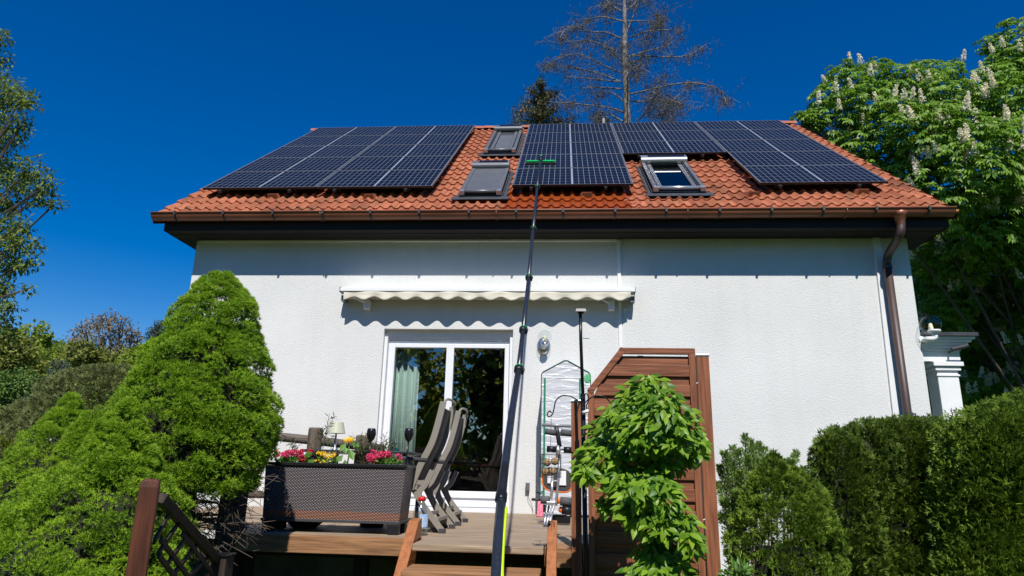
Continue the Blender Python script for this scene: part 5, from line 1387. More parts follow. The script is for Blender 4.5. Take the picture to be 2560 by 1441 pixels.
# ================================================================== CONIFERS AND HEDGES
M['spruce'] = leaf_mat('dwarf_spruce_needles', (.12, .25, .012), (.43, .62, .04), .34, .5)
M['thuja'] = leaf_mat('thuja_sprays', (.018, .050, .008), (.19, .28, .026), .2, .55)
M['thuja2'] = leaf_mat('thuja_bright_sprays', (.035, .09, .010), (.27, .39, .036), .25, .55)
M['yew'] = leaf_mat('yew_needles', (.09, .19, .03), (.27, .40, .07), .3, .5)
M['greygreen'] = leaf_mat('grey_green_shrub', (.11, .14, .04), (.27, .30, .10), .25, .6)
YA, YB, YC = -4.35, -5.05, -3.7
ra = rings_world([(562,677,3),(557,690,16),(554,705,33),(553,723,50),(547,765,77),(537,807,92),(528,848,103),(518,890,126),(508,950,146),(498,1000,162),(485,1060,180),(472,1120,184),(462,1175,170),(470,1215,140)], YA, GZ, .12)
rw_cut = ra[:-1]
def keepA(P): 
    return P[:, 2] > at(500, 1215, YA).z-.05
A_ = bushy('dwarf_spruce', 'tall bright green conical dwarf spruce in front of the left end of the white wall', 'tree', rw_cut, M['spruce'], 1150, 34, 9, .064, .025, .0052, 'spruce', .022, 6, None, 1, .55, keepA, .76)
b0 = ra[-1][0]
m = MB(); m.tube([Vector(ra[-1][0]), Vector((b0[0]+.02, b0[1], 0)), Vector(ra[8][0])], [.07, .06, .03], 10); m.build('trunk', M['bark'], A_, True)
# bare lower twigs of the tall spruce
m = MB(); rb = random.Random(11)
for k in range(90):
    a = rb.uniform(-.7, 2.2); z = rb.uniform(.05, .50); p = Vector((b0[0]+.02, b0[1], z)); ln = rb.uniform(.30, .62); d = Vector((math.cos(a), -math.sin(a)*.5, rb.uniform(-.35, .05)))
    pts = [p, p+d*ln*.5+Vector((0, 0, .03)), p+d*ln+Vector((0, 0, -.04))]; m.tube(pts, [.006, .004, .0015], 4, False)
    for j in range(10):
        t = rb.uniform(.35, 1); s0 = p+d*ln*t; m.tube([s0, s0+Vector((rb.uniform(-.09, .09), rb.uniform(-.09, .09), rb.uniform(-.09, .03)))], [.0025, .001], 3, False)
m.build('bare_twigs', M['bark'], A_)
rB = rings_world([(325,1000,5),(318,1030,22),(310,1060,38),(302,1110,62),(292,1160,92),(275,1215,130),(250,1275,170),(220,1335,205),(185,1400,245),(150,1480,280)], YB, GZ, .95)
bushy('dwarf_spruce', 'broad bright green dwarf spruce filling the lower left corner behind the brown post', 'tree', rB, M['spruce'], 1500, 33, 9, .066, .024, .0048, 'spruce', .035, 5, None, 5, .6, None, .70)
rC = rings_world([(181,988,3),(178,1005,16),(172,1025,28),(165,1050,42),(155,1088,68),(142,1140,96),(132,1178,112),(118,1240,138),(100,1320,170),(80,1410,210)], YC, GZ, 1.0)
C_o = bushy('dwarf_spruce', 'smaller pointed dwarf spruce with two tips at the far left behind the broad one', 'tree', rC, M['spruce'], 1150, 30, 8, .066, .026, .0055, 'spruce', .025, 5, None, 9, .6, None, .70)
rC2 = rings_world([(239,1036,3),(237,1048,10),(232,1068,20),(222,1095,34),(205,1140,50)], YC-.1)
P, N = shell(rC2, 130, .02, 3, 2); c = np.repeat(P, 24, 0); d = unit(rdir(len(c))+np.repeat(N, 24, 0)); T = np.repeat(c+d*.06, 8, 0)
needlemesh('second_tip', M['spruce'], C_o, T, unit(np.repeat(d, 8, 0)+rdir(len(T))*.8), .026, .0055)
# shrubs behind
rD = rings_world([(262,922,10),(260,930,48),(256,955,82),(248,1000,112),(235,1060,140),(215,1130,165),(200,1250,170)], -1.6, GZ, 1.0)
bushy('clipped_shrub', 'rounded grey green clipped shrub behind the small pointed spruce', 'shrub', rD, M['greygreen'], 900, 22, 7, .13, .034, .010, 'spray', .03, 2.5, None, 3, .4, None, .66)
rE = rings_world([(120,990,8),(110,1010,40),(95,1060,75),(80,1130,105),(60,1250,140)], -1.2, GZ, .9)
bushy('clipped_shrub', 'grey green shrub behind the left edge of the small pointed spruce', 'shrub', rE, M['greygreen'], 700, 20, 7, .13, .036, .011, 'spray', .03, 2.5, None, 4, .4, None, .66)
rG = rings_world([(-5,1088,10),(-8,1100,30),(-10,1140,50),(-12,1220,60)], -2.4, GZ, .5)
bushy('yellow_shrub', 'yellow green shrub at the left picture edge', 'shrub', rG, leaf_mat('yellow_green_leaf', (.12, .16, .01), (.26, .30, .02), .3), 200, 16, 6, .08, .03, .010, 'spray', .03, 3, None, 6, .4, None, .85)
# hedge on the right: a row of thujas grown together
def hedge(name, label, rl, m, nc, nt_, nn, rc, ll, lw, lump, seed):
    e = thing(name, label, 'hedge', Vector(rl[0][-1][0])); PT = []; NT = []
    for i, rw in enumerate(rl):
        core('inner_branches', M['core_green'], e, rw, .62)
        P, N = shell(rw, nc[i], lump, 2.6, seed+i*7); PT.append(P); NT.append(N)
    P = np.concatenate(PT); N = np.concatenate(NT); n = len(P)
    c = np.repeat(P, nt_, 0); ax = np.repeat(unit(N+np.array([0, 0, .45])), nt_, 0); d = unit(rdir(len(c))+ax*.8)
    T = c+d*(rc*(.5+.9*rng.random((n, 1)))).repeat(nt_, 0); td = unit(d+ax*.6+np.array([0, 0, .35])+rdir(len(c))*.3); S_ = unit(np.cross(td, rdir(len(T)))); k = np.linspace(-1, 1, nn)
    D2 = unit(td[:, None, :]*(1.2-np.abs(k))[None, :, None]+S_[:, None, :]*k[None, :, None]*.75).reshape(-1, 3)
    T2 = np.repeat(T, nn, 0)+(td[:, None, :]*(rng.random((len(T), nn)))[:, :, None]*ll*.9).reshape(-1, 3)
    tint = np.clip(np.repeat(rng.random(n), nt_*nn)*.45+rng.random(len(T2))*.55, 0, 1)
    leafmesh('foliage', m, e, T2, D2, ll*(.6+.7*rng.random(len(T2))), lw, np.repeat(np.cross(S_, td), nn, 0)+rdir(len(T2))*.3, tint)
    return e
def colr(xc, ytop, hw, Y, flat=.75, lean=0): 
    return rings_world([(xc, ytop, hw*flat*.35), (xc, ytop+8, hw*flat*.75), (xc, ytop+30, hw*.93), (xc, ytop+80, hw), (xc+lean, 1300, hw*1.03), (xc+lean*2, 1441, hw*1.03)], Y, GZ, hw/ppm(xc, 1300, Y))
hedge('thuja_hedge', 'dark green clipped thuja hedge in front of the downpipe and the right wall corner', [colr(2100, 1104, 46, -3.62, .8), colr(2150, 1090, 52, -3.55, .8), colr(2205, 1078, 54, -3.42, .8), colr(2262, 1074, 54, -3.45, .8), colr(2320, 1078, 52, -3.2, .8), colr(2378, 1082, 50, -3.0, .8)], M['thuja'], [420, 420, 420, 420, 400, 380], 20, 7, .075, .030, .0080, .07, 20)
hedge('thuja_hedge', 'bright green thuja bush at the right picture edge, taller than the clipped hedge', [colr(2475, 1058, 56, -3.92, .75), colr(2545, 1040, 66, -3.98, .75), colr(2418, 1072, 46, -3.80, .7)], M['thuja2'], [520, 560, 300], 22, 7, .10, .031, .0085, .09, 40)
rH = rings_world([(1938,1142,4),(1940,1160,26),(1944,1190,50),(1950,1235,76),(1958,1290,96),(1963,1360,106),(1966,1441,108)], -3.8, GZ, .36)
bushy('thuja_shrub', 'small cone shaped thuja bush between the slat fence panel and the hedge', 'shrub', rH, M['thuja2'], 700, 22, 7, .065, .026, .0075, 'spray', .035, 3, None, 8, .5, None, .68)
def yew():
    Y = -2.9; st = []; rb = random.Random(5)
    tops = [(1862,1088),(1878,1100),(1832,1118),(1898,1108),(1820,1142),(1885,1112),(1810,1130),(1845,1125),(1910,1120),(1935,1128),(1990,1130),(1978,1150),(2010,1170),(1800,1165),(1830,1160),(1870,1140),(1900,1150),(1955,1150),(2025,1200),(1795,1210),(1820,1200),(1850,1180),(1888,1180),(1925,1170),(2000,1215),(1810,1250),(1840,1230),(1870,1220),(1800,1290),(2030,1240)]
    for (x, y) in tops:
        bx = 1900+(x-1900)*.55; yy = Y+rb.uniform(-.2, .25)
        st.append([Vector((at(bx, 1400, Y).x, Y, GZ)), at((x+bx)/2, (y+1400)/2, (Y+yy)/2), at(x, y, yy)])
    e = thing('yew_bush', 'loose yew bush with upright leafy shoots against the white wall', 'shrub', st[0][0]); m = MB(); PP = []; DD = []
    for s_ in st:
        pts = smoothpts(s_, 8); m.tube(pts, [.012*(1-.8*i/len(pts)) for i in range(len(pts))], 5)
        for j in range(520):
            t = .35+.65*rb.random()**.8; k = min(int(t*(len(pts)-1)), len(pts)-2); p = pts[k].lerp(pts[k+1], t*(len(pts)-1)-k); ax = (pts[k+1]-pts[k]).normalized(); o1 = ax.orthogonal().normalized(); o2 = ax.cross(o1); a = rb.random()*6.28
            r_ = .065*(1.15-t)**.7*rb.random(); o_ = o1*math.cos(a)+o2*math.sin(a); PP.append(p+o_*r_); DD.append(o_*.8+ax*.8)
    m.build('stems', M['bark'], e, True); leafmesh('foliage', M['yew'], e, np.array(PP), np.array(DD), .034*(.6+.7*rng.random(len(PP))), .0095)
yew()
# low weeds at the foot
o = stemplant('weed_plant', 'light green weeds at the foot of the right fence post', 'plant', at(1830, 1441, -4.3), [S((1800+rb.randrange(70), 1500, -4.2), (1795+rb.randrange(80), 1405+rb.randrange(30), -4.2+rb.uniform(-.2, .1))) for _ in range(22)], M['gleaf'], .05, .028, 9)

# ================================================================== SAPLING
def sapling():
    Y = -4.75
    bl = [(1625,965,42),(1600,1005,52),(1650,1015,50),(1560,1045,52),(1530,1085,55),(1610,1075,75),(1680,1065,62),(1715,1100,45),(1745,1088,16),(1490,1140,45),(1530,1155,60),(1600,1150,75),(1465,1185,28),(1560,1215,48),(1640,1165,52),(1695,1135,42),(1525,1255,30),(1590,1245,36),(1610,1200,40),(1655,1280,42),(1700,1300,32),(1725,1345,24),(1650,1345,30),(1612,1318,18),(1738,1372,14),(1640,1400,32),(1690,1400,26),(1590,1425,18),(1500,1110,22),(1455,1160,18),(1620,1235,38),(1640,1305,38),(1572,1275,26),(1748,1135,18),(1752,1108,14),(1660,1385,42),(1620,1375,28),(1650,1230,40),(1595,1235,36),(1665,1262,34),(1600,1290,30),(1630,1430,36),(1700,1430,24)]
    base = at(1668, 1470, Y); base.z = GZ
    e = thing('sapling', 'young leafy cherry tree in front of the slat fence panel', 'tree', base)
    m = MB(); tr = smoothpts([base, at(1665, 1400, Y), at(1655, 1300, Y), at(1640, 1180, Y), at(1632, 1080, Y), at(1625, 960, Y)], 5)
    m.tube(tr, [.016*(1-.75*i/len(tr)) for i in range(len(tr))], 7); PP = []; DD = []; tw = []; NN = []
    rb = random.Random(3)
    for (x, y, r) in bl:
        s = 1/ppm(x, y, Y); dY = rb.uniform(-.25, .2) if y < 1190 else rb.uniform(-.38, -.1); c = at(x, y, Y+dY)
        st_ = min(tr, key=lambda p: (p-c-Vector((0, 0, -.10))).length); m.tube(smoothpts([st_, (st_+c)/2+Vector((0, 0, .02)), c], 3), [.005]*6+[.002], 5)
        n = max(7, int(r*r/13)); r = r*rb.uniform(.78, 1.12)
        for j in range(n):
            d = Vector(rdir(1)[0]); p = c+Vector((d.x, d.y*.9, d.z*.9))*r*s*rb.random()**.5*1.0
            out = (p-c)/(r*s+1e-6); dd = Vector((out.x*.9+rb.uniform(-.6, .6), -.25+rb.uniform(-.5, .4), -.40+rb.uniform(-.45, .55)))
            PP.append(p); DD.append(dd); NN.append(Vector((out.x*.5+rb.uniform(-.5, .5), -.8+rb.uniform(-.3, .3), .7+rb.uniform(-.3, .3))))
            tw.append(rb.random())
    m.build('trunk', M['bark'], e, True)
    P = np.array(PP); D = unit(np.array(DD)); Nn = np.array(NN); n = len(P)
    S_ = unit(np.cross(D, Nn)); N2 = np.cross(S_, D); Ln = (.036+.050*rng.random(n))[:, None]; Wd = Ln*.46
    # six point leaf with curved midrib, serrate hint and long tip
    st = [0, .22, .5, .78, 1.0]; wd = [.0, .40, .5, .27, 0]; V = []
    for i, (a, b) in enumerate(zip(st, wd)):
        mid = P+D*Ln*a-N2*Ln*(.28*a*a); V += [mid-S_*Wd*b+N2*Wd*b*.28, mid, mid+S_*Wd*b+N2*Wd*b*.28]
    V = np.stack(V, 1).reshape(-1, 3); b = np.arange(n)*15; Fc = []
    for i in range(4):
        for k in range(2): Fc.append(np.stack([b+i*3+k, b+i*3+k+1, b+(i+1)*3+k+1, b+(i+1)*3+k], 1))
    lm = leaf_mat('cherry_leaf', (.075, .20, .012), (.30, .48, .030), .45, .42, .4)
    o = link_mesh('leaves', V, np.concatenate(Fc), lm, e, True, np.repeat(np.array(tw), 15))
    # reddish young leaves at the tips
    k = rng.choice(n, 60); leafmesh('young_leaves', leaf_mat('young_reddish_leaf', (.20, .16, .02), (.26, .10, .03), .3), e, P[k]+np.array([0, -.02, .03]), D[k]+np.array([0, 0, .3]), .06, .022)
sapling()

# ================================================================== BIG TREES
def blobtree(name, label, cat, blobs, Y, m, nleaf, ll, lw, trunk=None, ytop=None, tw=.15, yj=.8, group=None, droop=.2, shellk=.7, limbs=True, bark='bark', clus=5, spread=.6):
    """crown of leaf clumps: blobs=(px,py,r_px[,dY]); every blob is a ball of clustered leaves with real depth"""
    B = []
    for b in blobs:
        dy = b[3] if len(b) > 3 else random.uniform(-yj, yj); B.append((np.array(at(b[0], b[1], Y+dy)), b[2]/ppm(b[0], b[1], Y+dy)))
    tx = at(trunk[0], trunk[1], Y).x if trunk else B[0][0][0]
    base = Vector((tx, Y, GZ)); e = thing(name, label, cat, base, group)
    A = np.array([r*r for _, r in B]); A = A/A.sum(); PP = []; OO = []
    for (c, r), a in zip(B, A):
        n = max(6, int(nleaf/clus*a)); d = rdir(n); rad = np.where(rng.random(n) < shellk, 1-.25*rng.random(n), rng.random(n)**.5)
        nz = np.array([noise.noise(Vector(q)*2.5+Vector(c)) for q in d]); P = c+d*(r*rad*(1+.45*nz))[:, None]*np.array([1, 1, .85]); PP.append(P); OO.append(d)
    P = np.concatenate(PP); O = np.concatenate(OO)
    ct = rng.random(len(P)); P2 = np.repeat(P, clus, 0)+rdir(len(P)*clus)*ll*spread; O2 = np.repeat(O, clus, 0)
    D = unit(rdir(len(P2))*.8+O2*.6+np.array([0, 0, -droop])); Nn = unit(O2*.4+np.array([0, -.2, .9])+rdir(len(P2))*.6)
    leafmesh('crown', m, e, P2, D, ll*(.6+.7*rng.random(len(P2))), lw, Nn, np.clip(np.repeat(ct, clus)*.6+rng.random(len(P2))*.4, 0, 1))
    if trunk:
        mb = MB(); top = Vector(max(B, key=lambda b: b[0][2])[0]); t2 = at(trunk[0], trunk[1], Y); fork = Vector((t2.x, Y, t2.z))
        mb.tube([base, base.lerp(fork, .5), fork], [tw, tw*.85, tw*.65], 10)
        if limbs:
            for (c, r) in B:
                cc = Vector(c); s0 = base.lerp(fork, random.uniform(.55, 1)); mid = s0.lerp(cc, .5)+Vector((random.uniform(-.2, .2), random.uniform(-.2, .2), .25))*min(1, (cc-s0).length*.3)
                pts = smoothpts([s0, mid, cc], 4); mb.tube(pts, [tw*.4*(1-.85*i/len(pts)) for i in range(len(pts))], 6, False)
                for j in range(4):
                    q = cc+Vector(rdir(1)[0])*r*.8; mb.tube([mid.lerp(cc, .6), cc.lerp(q, .5), q], [tw*.12, tw*.08, tw*.03], 4, False)
        mb.build('trunk', M[bark], e, True)
    return e
# ---- horse chestnut on the right
def chestnut():
    Y = 8.0
    blobs = [(2035,295,32,-0.6),(2065,250,45,-0.4),(2090,330,55,-0.3),(2110,200,48,0),(2160,265,70,-0.6),(2190,195,48,0.3),(2250,215,60,0),(2240,320,85,-1),(2310,190,48,0.4),(2345,245,70,-0.3),(2375,180,34,0.6),(2330,340,90,-1.4),(2430,290,70,-0.2),(2470,210,55,0.5),(2520,160,60,0.6),(2560,95,62,0.8),(2480,110,28,1),(2540,260,100,-0.8),(2440,400,110,-1.6),(2560,400,110,-1.4),(2130,390,60,-0.5),(2180,430,60,-0.2),(2250,450,70,-0.6),(2340,480,90,-1.2),(2450,540,100,-0.5),(2550,560,110,0.1),(2290,560,60,1.9),(2370,590,70,1.6),(2500,680,100,2.4),(2390,700,60,2.8),(2570,760,90,3.0),(2440,780,55,3.4),(2330,690,45,3.1),(2350,790,35,3.7),(2500,860,70,3.7),(2420,900,50,3.9),(2560,930,80,3.7),(2480,980,60,4.0),(2020,300,22,-0.6),(1995,292,14,-0.7),(2310,640,40,2.6),(2320,740,45,3.5),(2300,600,40,2.4),(2290,560,35,2.1),(2330,830,40,3.8),(2370,860,45,3.7),(2290,660,30,3.1),(2300,620,50,2.7),(2345,700,60,3.0),(2400,820,70,3.2),(2310,800,40,3.2),(2330,900,50,3.2),(2480,760,80,3.0),(2560,680,80,2.5),(2350,640,60,1.2),(2420,650,60,0.6),(2300,520,45,0.3),(2560,1000,70,2.5),(2320,960,45,2.6),(2420,1000,60,2.8),(2480,600,70,0),(2660,180,110,.5),(2740,330,140,0),(2680,480,150,-.6),(2700,660,140,0),(2660,840,110,1),(2760,140,90,1.5),(2380,760,60,2)]
    B = [(np.array(at(x, y, Y+d)), r/ppm(x, y, Y+d)) for x, y, r, d in blobs]
    fork = at(2620, 900, Y+1.5); base = Vector((fork.x, Y+1.5, GZ))
    e = thing('chestnut_tree', 'large horse chestnut with cream flower candles to the right of the house', 'tree', base)
    A = np.array([r*r for _, r in B]); A /= A.sum(); C_ = []; O_ = []
    for (c, r), a in zip(B, A):
        n = int(16500*a); d = rdir(n); nz = np.array([noise.noise(Vector(q)*2.2+Vector(c)) for q in d]); rad = np.where(rng.random(n) < .75, 1-.2*rng.random(n), rng.random(n)**.6)
        C_.append(c+d*(r*rad*(1+.4*nz))[:, None]); O_.append(d)
    P = np.concatenate(C_); O = np.concatenate(O_); n = len(P); ct = rng.random(n)
    # palmate leaf: seven drooping leaflets
    ax = unit(O*.5+np.array([0, -.25, .8])+rdir(n)*.35); e1 = unit(np.cross(ax, rdir(n))); e2 = np.cross(ax, e1)
    PP = []; DD = []; NN = []; TT = []; LL = []
    for k in range(7):
        a = (k-3)*.72; d = e1*math.cos(a)+e2*math.sin(a)
        PP.append(P+d*.012); DD.append(d+ax*.1+np.array([0, 0, -.45])); NN.append(ax); TT.append(ct*.6+rng.random(n)*.4); LL.append(np.full(n, .17-.019*abs(k-3)))
    P2 = np.concatenate(PP); D2 = np.concatenate(DD)
    leafmesh('crown', leaf_mat('chestnut_leaf', (.075, .185, .013), (.29, .47, .038), .4, .45), e, P2, D2, np.concatenate(LL)*(.8+.4*rng.random(len(P2))), .060, np.concatenate(NN), np.concatenate(TT), fold=.12, mid=.62, droop=.25)
    mb = MB(); mb.tube([base, base.lerp(fork, .5), fork], [.34, .26, .16], 12)
    for bi, (c, r) in enumerate(B):
        cc = Vector(c); s0 = base.lerp(fork, random.uniform(.3, 1)); mid = s0.lerp(cc, .5)+Vector((0, random.uniform(0, .6), .5)); pts = smoothpts([s0, mid, cc], 4)
        if bi % 4 == 0: mb.tube(pts, [.045*(1-.8*i/len(pts)) for i in range(len(pts))], 6, False)
        for j in range(5): q = cc+Vector(rdir(1)[0])*r*.85; mb.tube([mid.lerp(cc, .7), q], [.03, .008], 4, False)
    mb.build('trunk', M['bark'], e, True)
    # flower candles
    fm = leaf_mat('cream_petals', (.90, .80, .56), (.95, .90, .74), .3, .8)
    protos = []
    def candle_arrays(nf=110, H=.30):
        t = rng.random(nf); a = rng.random(nf)*6.28; r = .065*(1-t)**.7*.9+.008; p = np.stack([np.cos(a)*r, np.sin(a)*r, t*H], 1); d = np.stack([np.cos(a), np.sin(a), .4+0*a], 1)+rdir(nf)*.7
        return np.repeat(p, 2, 0)+rdir(nf*2)*.008, np.repeat(d, 2, 0)
    for k in range(4):
        p, d = candle_arrays(); o = leafmesh('flower_candle', fm, e, p+np.array(ORG[e.name]), rdir(len(p))+np.array([0, 0, .6]), .036, .032, d+rdir(len(p))*.3, fold=.1); protos.append(o)
    sel = np.where((O[:, 2] > -.30) & (O[:, 1] < .15))[0]
    wt = 1+1.8*(P[sel][:, 2] < at(2400, 420, 8)[2]); outer = list(rng.choice(sel, 620, replace=False, p=wt/wt.sum()))
    rs = np.array(outer); rng.shuffle(rs)
    for j, i in enumerate(rs[:100]):
        o = protos[j % 4] if j < 4 else protos[j % 4].copy()
        if j >= 4: COL.objects.link(o); o.parent = e; ORG[o.name] = ORG[e.name]
        o.location = Vector(P[i])+Vector(O[i])*.08-ORG[e.name]; lean = Vector((O[i][0]*.35, O[i][1]*.35, 1)).normalized(); o.rotation_euler = lean.to_track_quat('Z', 'Y').to_euler(); s_ = random.uniform(.8, 1.25); o.scale = (s_, s_, s_)
    PA = []; DA = []
    for i in rs[100:]:
        p, d = candle_arrays(75); lean = np.array([O[i][0]*.35, O[i][1]*.35, 0]); PA.append(P[i]+O[i]*.08+p+lean*p[:, 2:3]); DA.append(d+rdir(len(d))*.3)
    DA = np.concatenate(DA); o = leafmesh('flower_candles', fm, e, np.concatenate(PA), rdir(len(DA))+np.array([0, 0, .6]), .037, .033, DA, fold=.1); o['kind'] = 'stuff'
chestnut()

# ---- dead spruce behind the roof
def dead_spruce():
    Y = 12.0; q = lambda x, y, dy=0: at(1240+x/3.879, y/3.879, Y+dy)
    base = q(1270, 1180); base.z = GZ; e = thing('dead_spruce', 'tall bare dead spruce with drooping twigs rising behind the house roof', 'tree', base)
    m = MB(); top = q(1240, -230); m.tube([base, q(1272, 1180), q(1262, 850), q(1245, 500), q(1250, 200), q(1243, 0), top], [.20, .125, .11, .095, .075, .06, .03], 10); m.build('trunk', M['grey_bark'], e, True)
    BR = [([(1240,210),(1040,165),(900,190),(830,230)], 1), ([(1210,375),(1060,315),(920,310),(780,265),(680,280),(620,370)], -1), ([(1150,490),(960,410),(850,395),(600,420)], 1), ([(1220,710),(1050,640),(850,540),(700,535),(560,590)], -1), ([(1220,800),(1000,715),(800,670),(600,640),(440,630)], 1),
          ([(1180,795),(960,770),(660,745)], -.5), ([(1220,865),(1000,850),(840,855)], .5), ([(1230,1090),(1100,1045),(880,1020),(700,1000),(560,995)], -1), ([(1270,210),(1450,205),(1540,250)], 1), ([(1310,360),(1480,305),(1700,290),(1820,300)], -1), ([(1280,550),(1450,500),(1600,460),(1720,410)], 1),
          ([(1300,540),(1500,545),(1750,555),(1900,520),(2010,450)], .6), ([(1300,915),(1500,870),(1750,815),(1950,810),(2120,850),(2200,920),(2240,1010)], -1), ([(1280,980),(1500,990),(1700,970),(1830,1040)], 1), ([(1260,640),(1400,560),(1500,380),(1570,200),(1590,60)], -.6), ([(1260,100),(1340,40),(1400,-40)], .5), ([(1240,60),(1120,30),(1060,60)], -.5), ([(1370,1180),(1440,1100),(1520,980),(1580,880)], -1.2), ([(1600,1180),(1640,1050),(1700,980),(1790,1010)], -.8), ([(1260,330),(1320,180),(1370,40)], 1), ([(1240,120),(1130,60),(1080,10),(1060,-60)], 1), ([(1230,1180),(1120,1120),(980,1080)], 1), ([(1240,-60),(1120,-90),(1000,-60)], 1), ([(1240,-60),(1400,-80),(1500,0)], -1), ([(1230,600),(1120,500),(1040,420)], -1.5), ([(1270,760),(1330,680),(1400,640)], -1.6), ([(1240,980),(1120,900),(1000,900)], 1.6)]
    m = MB(); P = []; D = []; Ls = []
    rb = random.Random(21)
    def strands(p, n, L0, sp=.12):
        for _ in range(n):
            b = p+Vector((rb.gauss(0, sp), rb.gauss(0, sp), rb.gauss(0, sp*.5))); d = Vector((rb.gauss(0, .35), rb.gauss(0, .35), -1)); ln = L0*rb.uniform(.4, 1.3); P.append(b); D.append(d); Ls.append(ln)
            for j in range(5):
                t = rb.random(); P.append(b+d.normalized()*ln*t); D.append(Vector((rb.gauss(0, 1), rb.gauss(0, 1), rb.gauss(-.3, .5)))); Ls.append(rb.uniform(.05, .12))
    for pts, dy in BR:
        n = len(pts); W = smoothpts([q(x, y, dy*1.3*i/(n-1)) for i, (x, y) in enumerate(pts)], 6)
        m.tube(W, [.026*(1-.8*i/len(W))+.005 for i in range(len(W))], 5, False)
        for i in range(4, len(W)):
            strands(W[i], 3 if i < len(W)*.6 else 6, .24)
            if rb.random() < .7:
                d = Vector((rb.gauss(0, .5), rb.gauss(0, .5), rb.gauss(-.1, .25))); e1 = W[i]+d; m.tube([W[i], (W[i]+e1)/2+Vector((0, 0, .06)), e1], [.010, .007, .004], 4, False)
                for t in (.5, .8, 1): strands(W[i].lerp(e1, t), 2, .22)
    for (x, y, r, k) in ((1110,500,90,50),(1320,650,110,80),(1380,720,80,50),(1560,850,110,90),(1600,960,110,90),(1720,1060,110,100),(1560,1080,100,60),(1580,170,50,60),(1590,250,40,40),(960,960,70,40),(980,1110,60,50),(1100,60,70,50),(840,230,40,30),(780,430,50,30),(640,340,40,30),(500,640,40,40),(1240,430,60,40),(1250,600,60,50),(1880,810,40,30),(1640,360,60,30),(1430,380,60,30),(1640,740,50,30),(2230,990,25,20),(1300,30,80,40),(1680,1140,80,60),(1000,1150,60,50), (1460,600,70,25),(700,1010,40,25)):
        for _ in range(int(k*.65)):
            strands(q(x+rb.gauss(0, r*.5), y+rb.gauss(0, r*.5), rb.uniform(-1.2, 1.2)), 3, .2)
    m.build('branches', M['grey_bark'], e, True)
    needlemesh('twigs', M['twig'], e, np.array(P), np.array(D), np.array(Ls), .015)
dead_spruce()
def green_spruce():
    Y = 12.5; e = thing('green_spruce', 'dark green spruce top with brown cones behind the roof ridge left of the dead spruce', 'tree', Vector((at(1352, 250, Y).x, Y, GZ)))
    q = lambda x, y, dy=0: at(x, y, Y+dy); m = MB(); b = q(1352, 300); top = q(1352, 196); m.tube([Vector((b.x, Y, GZ)), b, top], [.3, .12, .03], 8)
    P = []; D = []; rb = random.Random(8)
    arms = [((1352, 215), (1352, 200)), ((1352, 240), (1322, 222)), ((1352, 240), (1378, 228)), ((1352, 262), (1308, 248)), ((1352, 265), (1400, 222)), ((1352, 285), (1300, 265)), ((1352, 285), (1395, 262)), ((1352, 305), (1280, 272)), ((1352, 310), (1282, 298)), ((1352, 315), (1400, 290)), ((1352, 320), (1438, 292)), ((1352, 330), (1290, 315)), ((1352, 330), (1420, 310)), ((1352, 300), (1330, 270)), ((1352, 300), (1375, 275)), ((1352, 275), (1340, 240)), ((1352, 275), (1362, 240)),((1352,345),(1450,305)),((1352,345),(1270,310)), ((1490,330),(1500,295)), ((1490,330),(1520,300))]
    for k, (a, b_) in enumerate(arms):
        dy = rb.uniform(-.7, .7); A = q(*a); B = q(b_[0], b_[1], dy); m.tube([A, B], [.03, .01], 5, False); n = 420
        for _ in range(n):
            t = rb.random(); p = A.lerp(B, t)+Vector((rb.gauss(0, .085), rb.gauss(0, .12), rb.gauss(-.05, .085))); P.append(p); D.append(Vector((rb.gauss(0, .6), rb.gauss(0, .6), rb.gauss(-.25, .5))))
    m.build('trunk', M['bark'], e, True); needlemesh('crown', leaf_mat('old_spruce_needles', (.035, .05, .012), (.11, .12, .035), .1), e, np.array(P), np.array(D), .13, .028)
    CM = mat('brown_cone', (.16, .085, .045), .8, .3)
    for _ in range(46):
        a, b_ = arms[rb.randrange(len(arms))]; p = q(a[0]+(b_[0]-a[0])*rb.uniform(.5, 1), a[1]+(b_[1]-a[1])*rb.uniform(.5, 1), -.35+rb.uniform(-.2, .2)); c = MB(); c.lathe(p, [(.008, -.13), (.025, -.10), (.028, -.04), (.01, 0)], 6); c.build('cone', CM, e, True)
green_spruce()

# ---- tall tree at the left picture edge
def left_tree():
    Y = 3.0
    blobs = [(-5,95,26,0),(8,150,18,.2),(25,235,42,-.2),(62,255,32,-.4),(-10,300,50,.5),(55,312,24,-.3),(20,345,34,.1),(80,428,34,-.4),(128,458,22,-.6),(55,455,36,0),(100,490,32,-.2),(140,510,16,-.5),(20,500,40,.2),(0,430,40,.5),(25,580,42,-.2),(58,612,34,-.5),(72,655,22,-.4),(30,660,36,.1),(5,720,36,0),(32,765,20,-.2),(10,815,26,.1),(60,560,20,-.5),(-40,200,60,1),(-60,400,80,1),(-60,600,80,1),(-50,760,60,.8),(75,720,10,-.4),(30,840,12,0),(-150,150,90,1),(-170,330,110,.5),(-160,520,110,1),(-150,700,90,.5),(-240,260,100,1.5),(-260,480,110,1)]
    blobtree('left_tree', 'tall deciduous tree reaching in from the left picture edge', 'tree', blobs, Y, leaf_mat('ash_leaf', (.07, .12, .015), (.26, .33, .045), .35), 34000, .105, .042, (-420, 900), tw=.075, droop=.5, shellk=.35, clus=6, spread=.9)
left_tree()
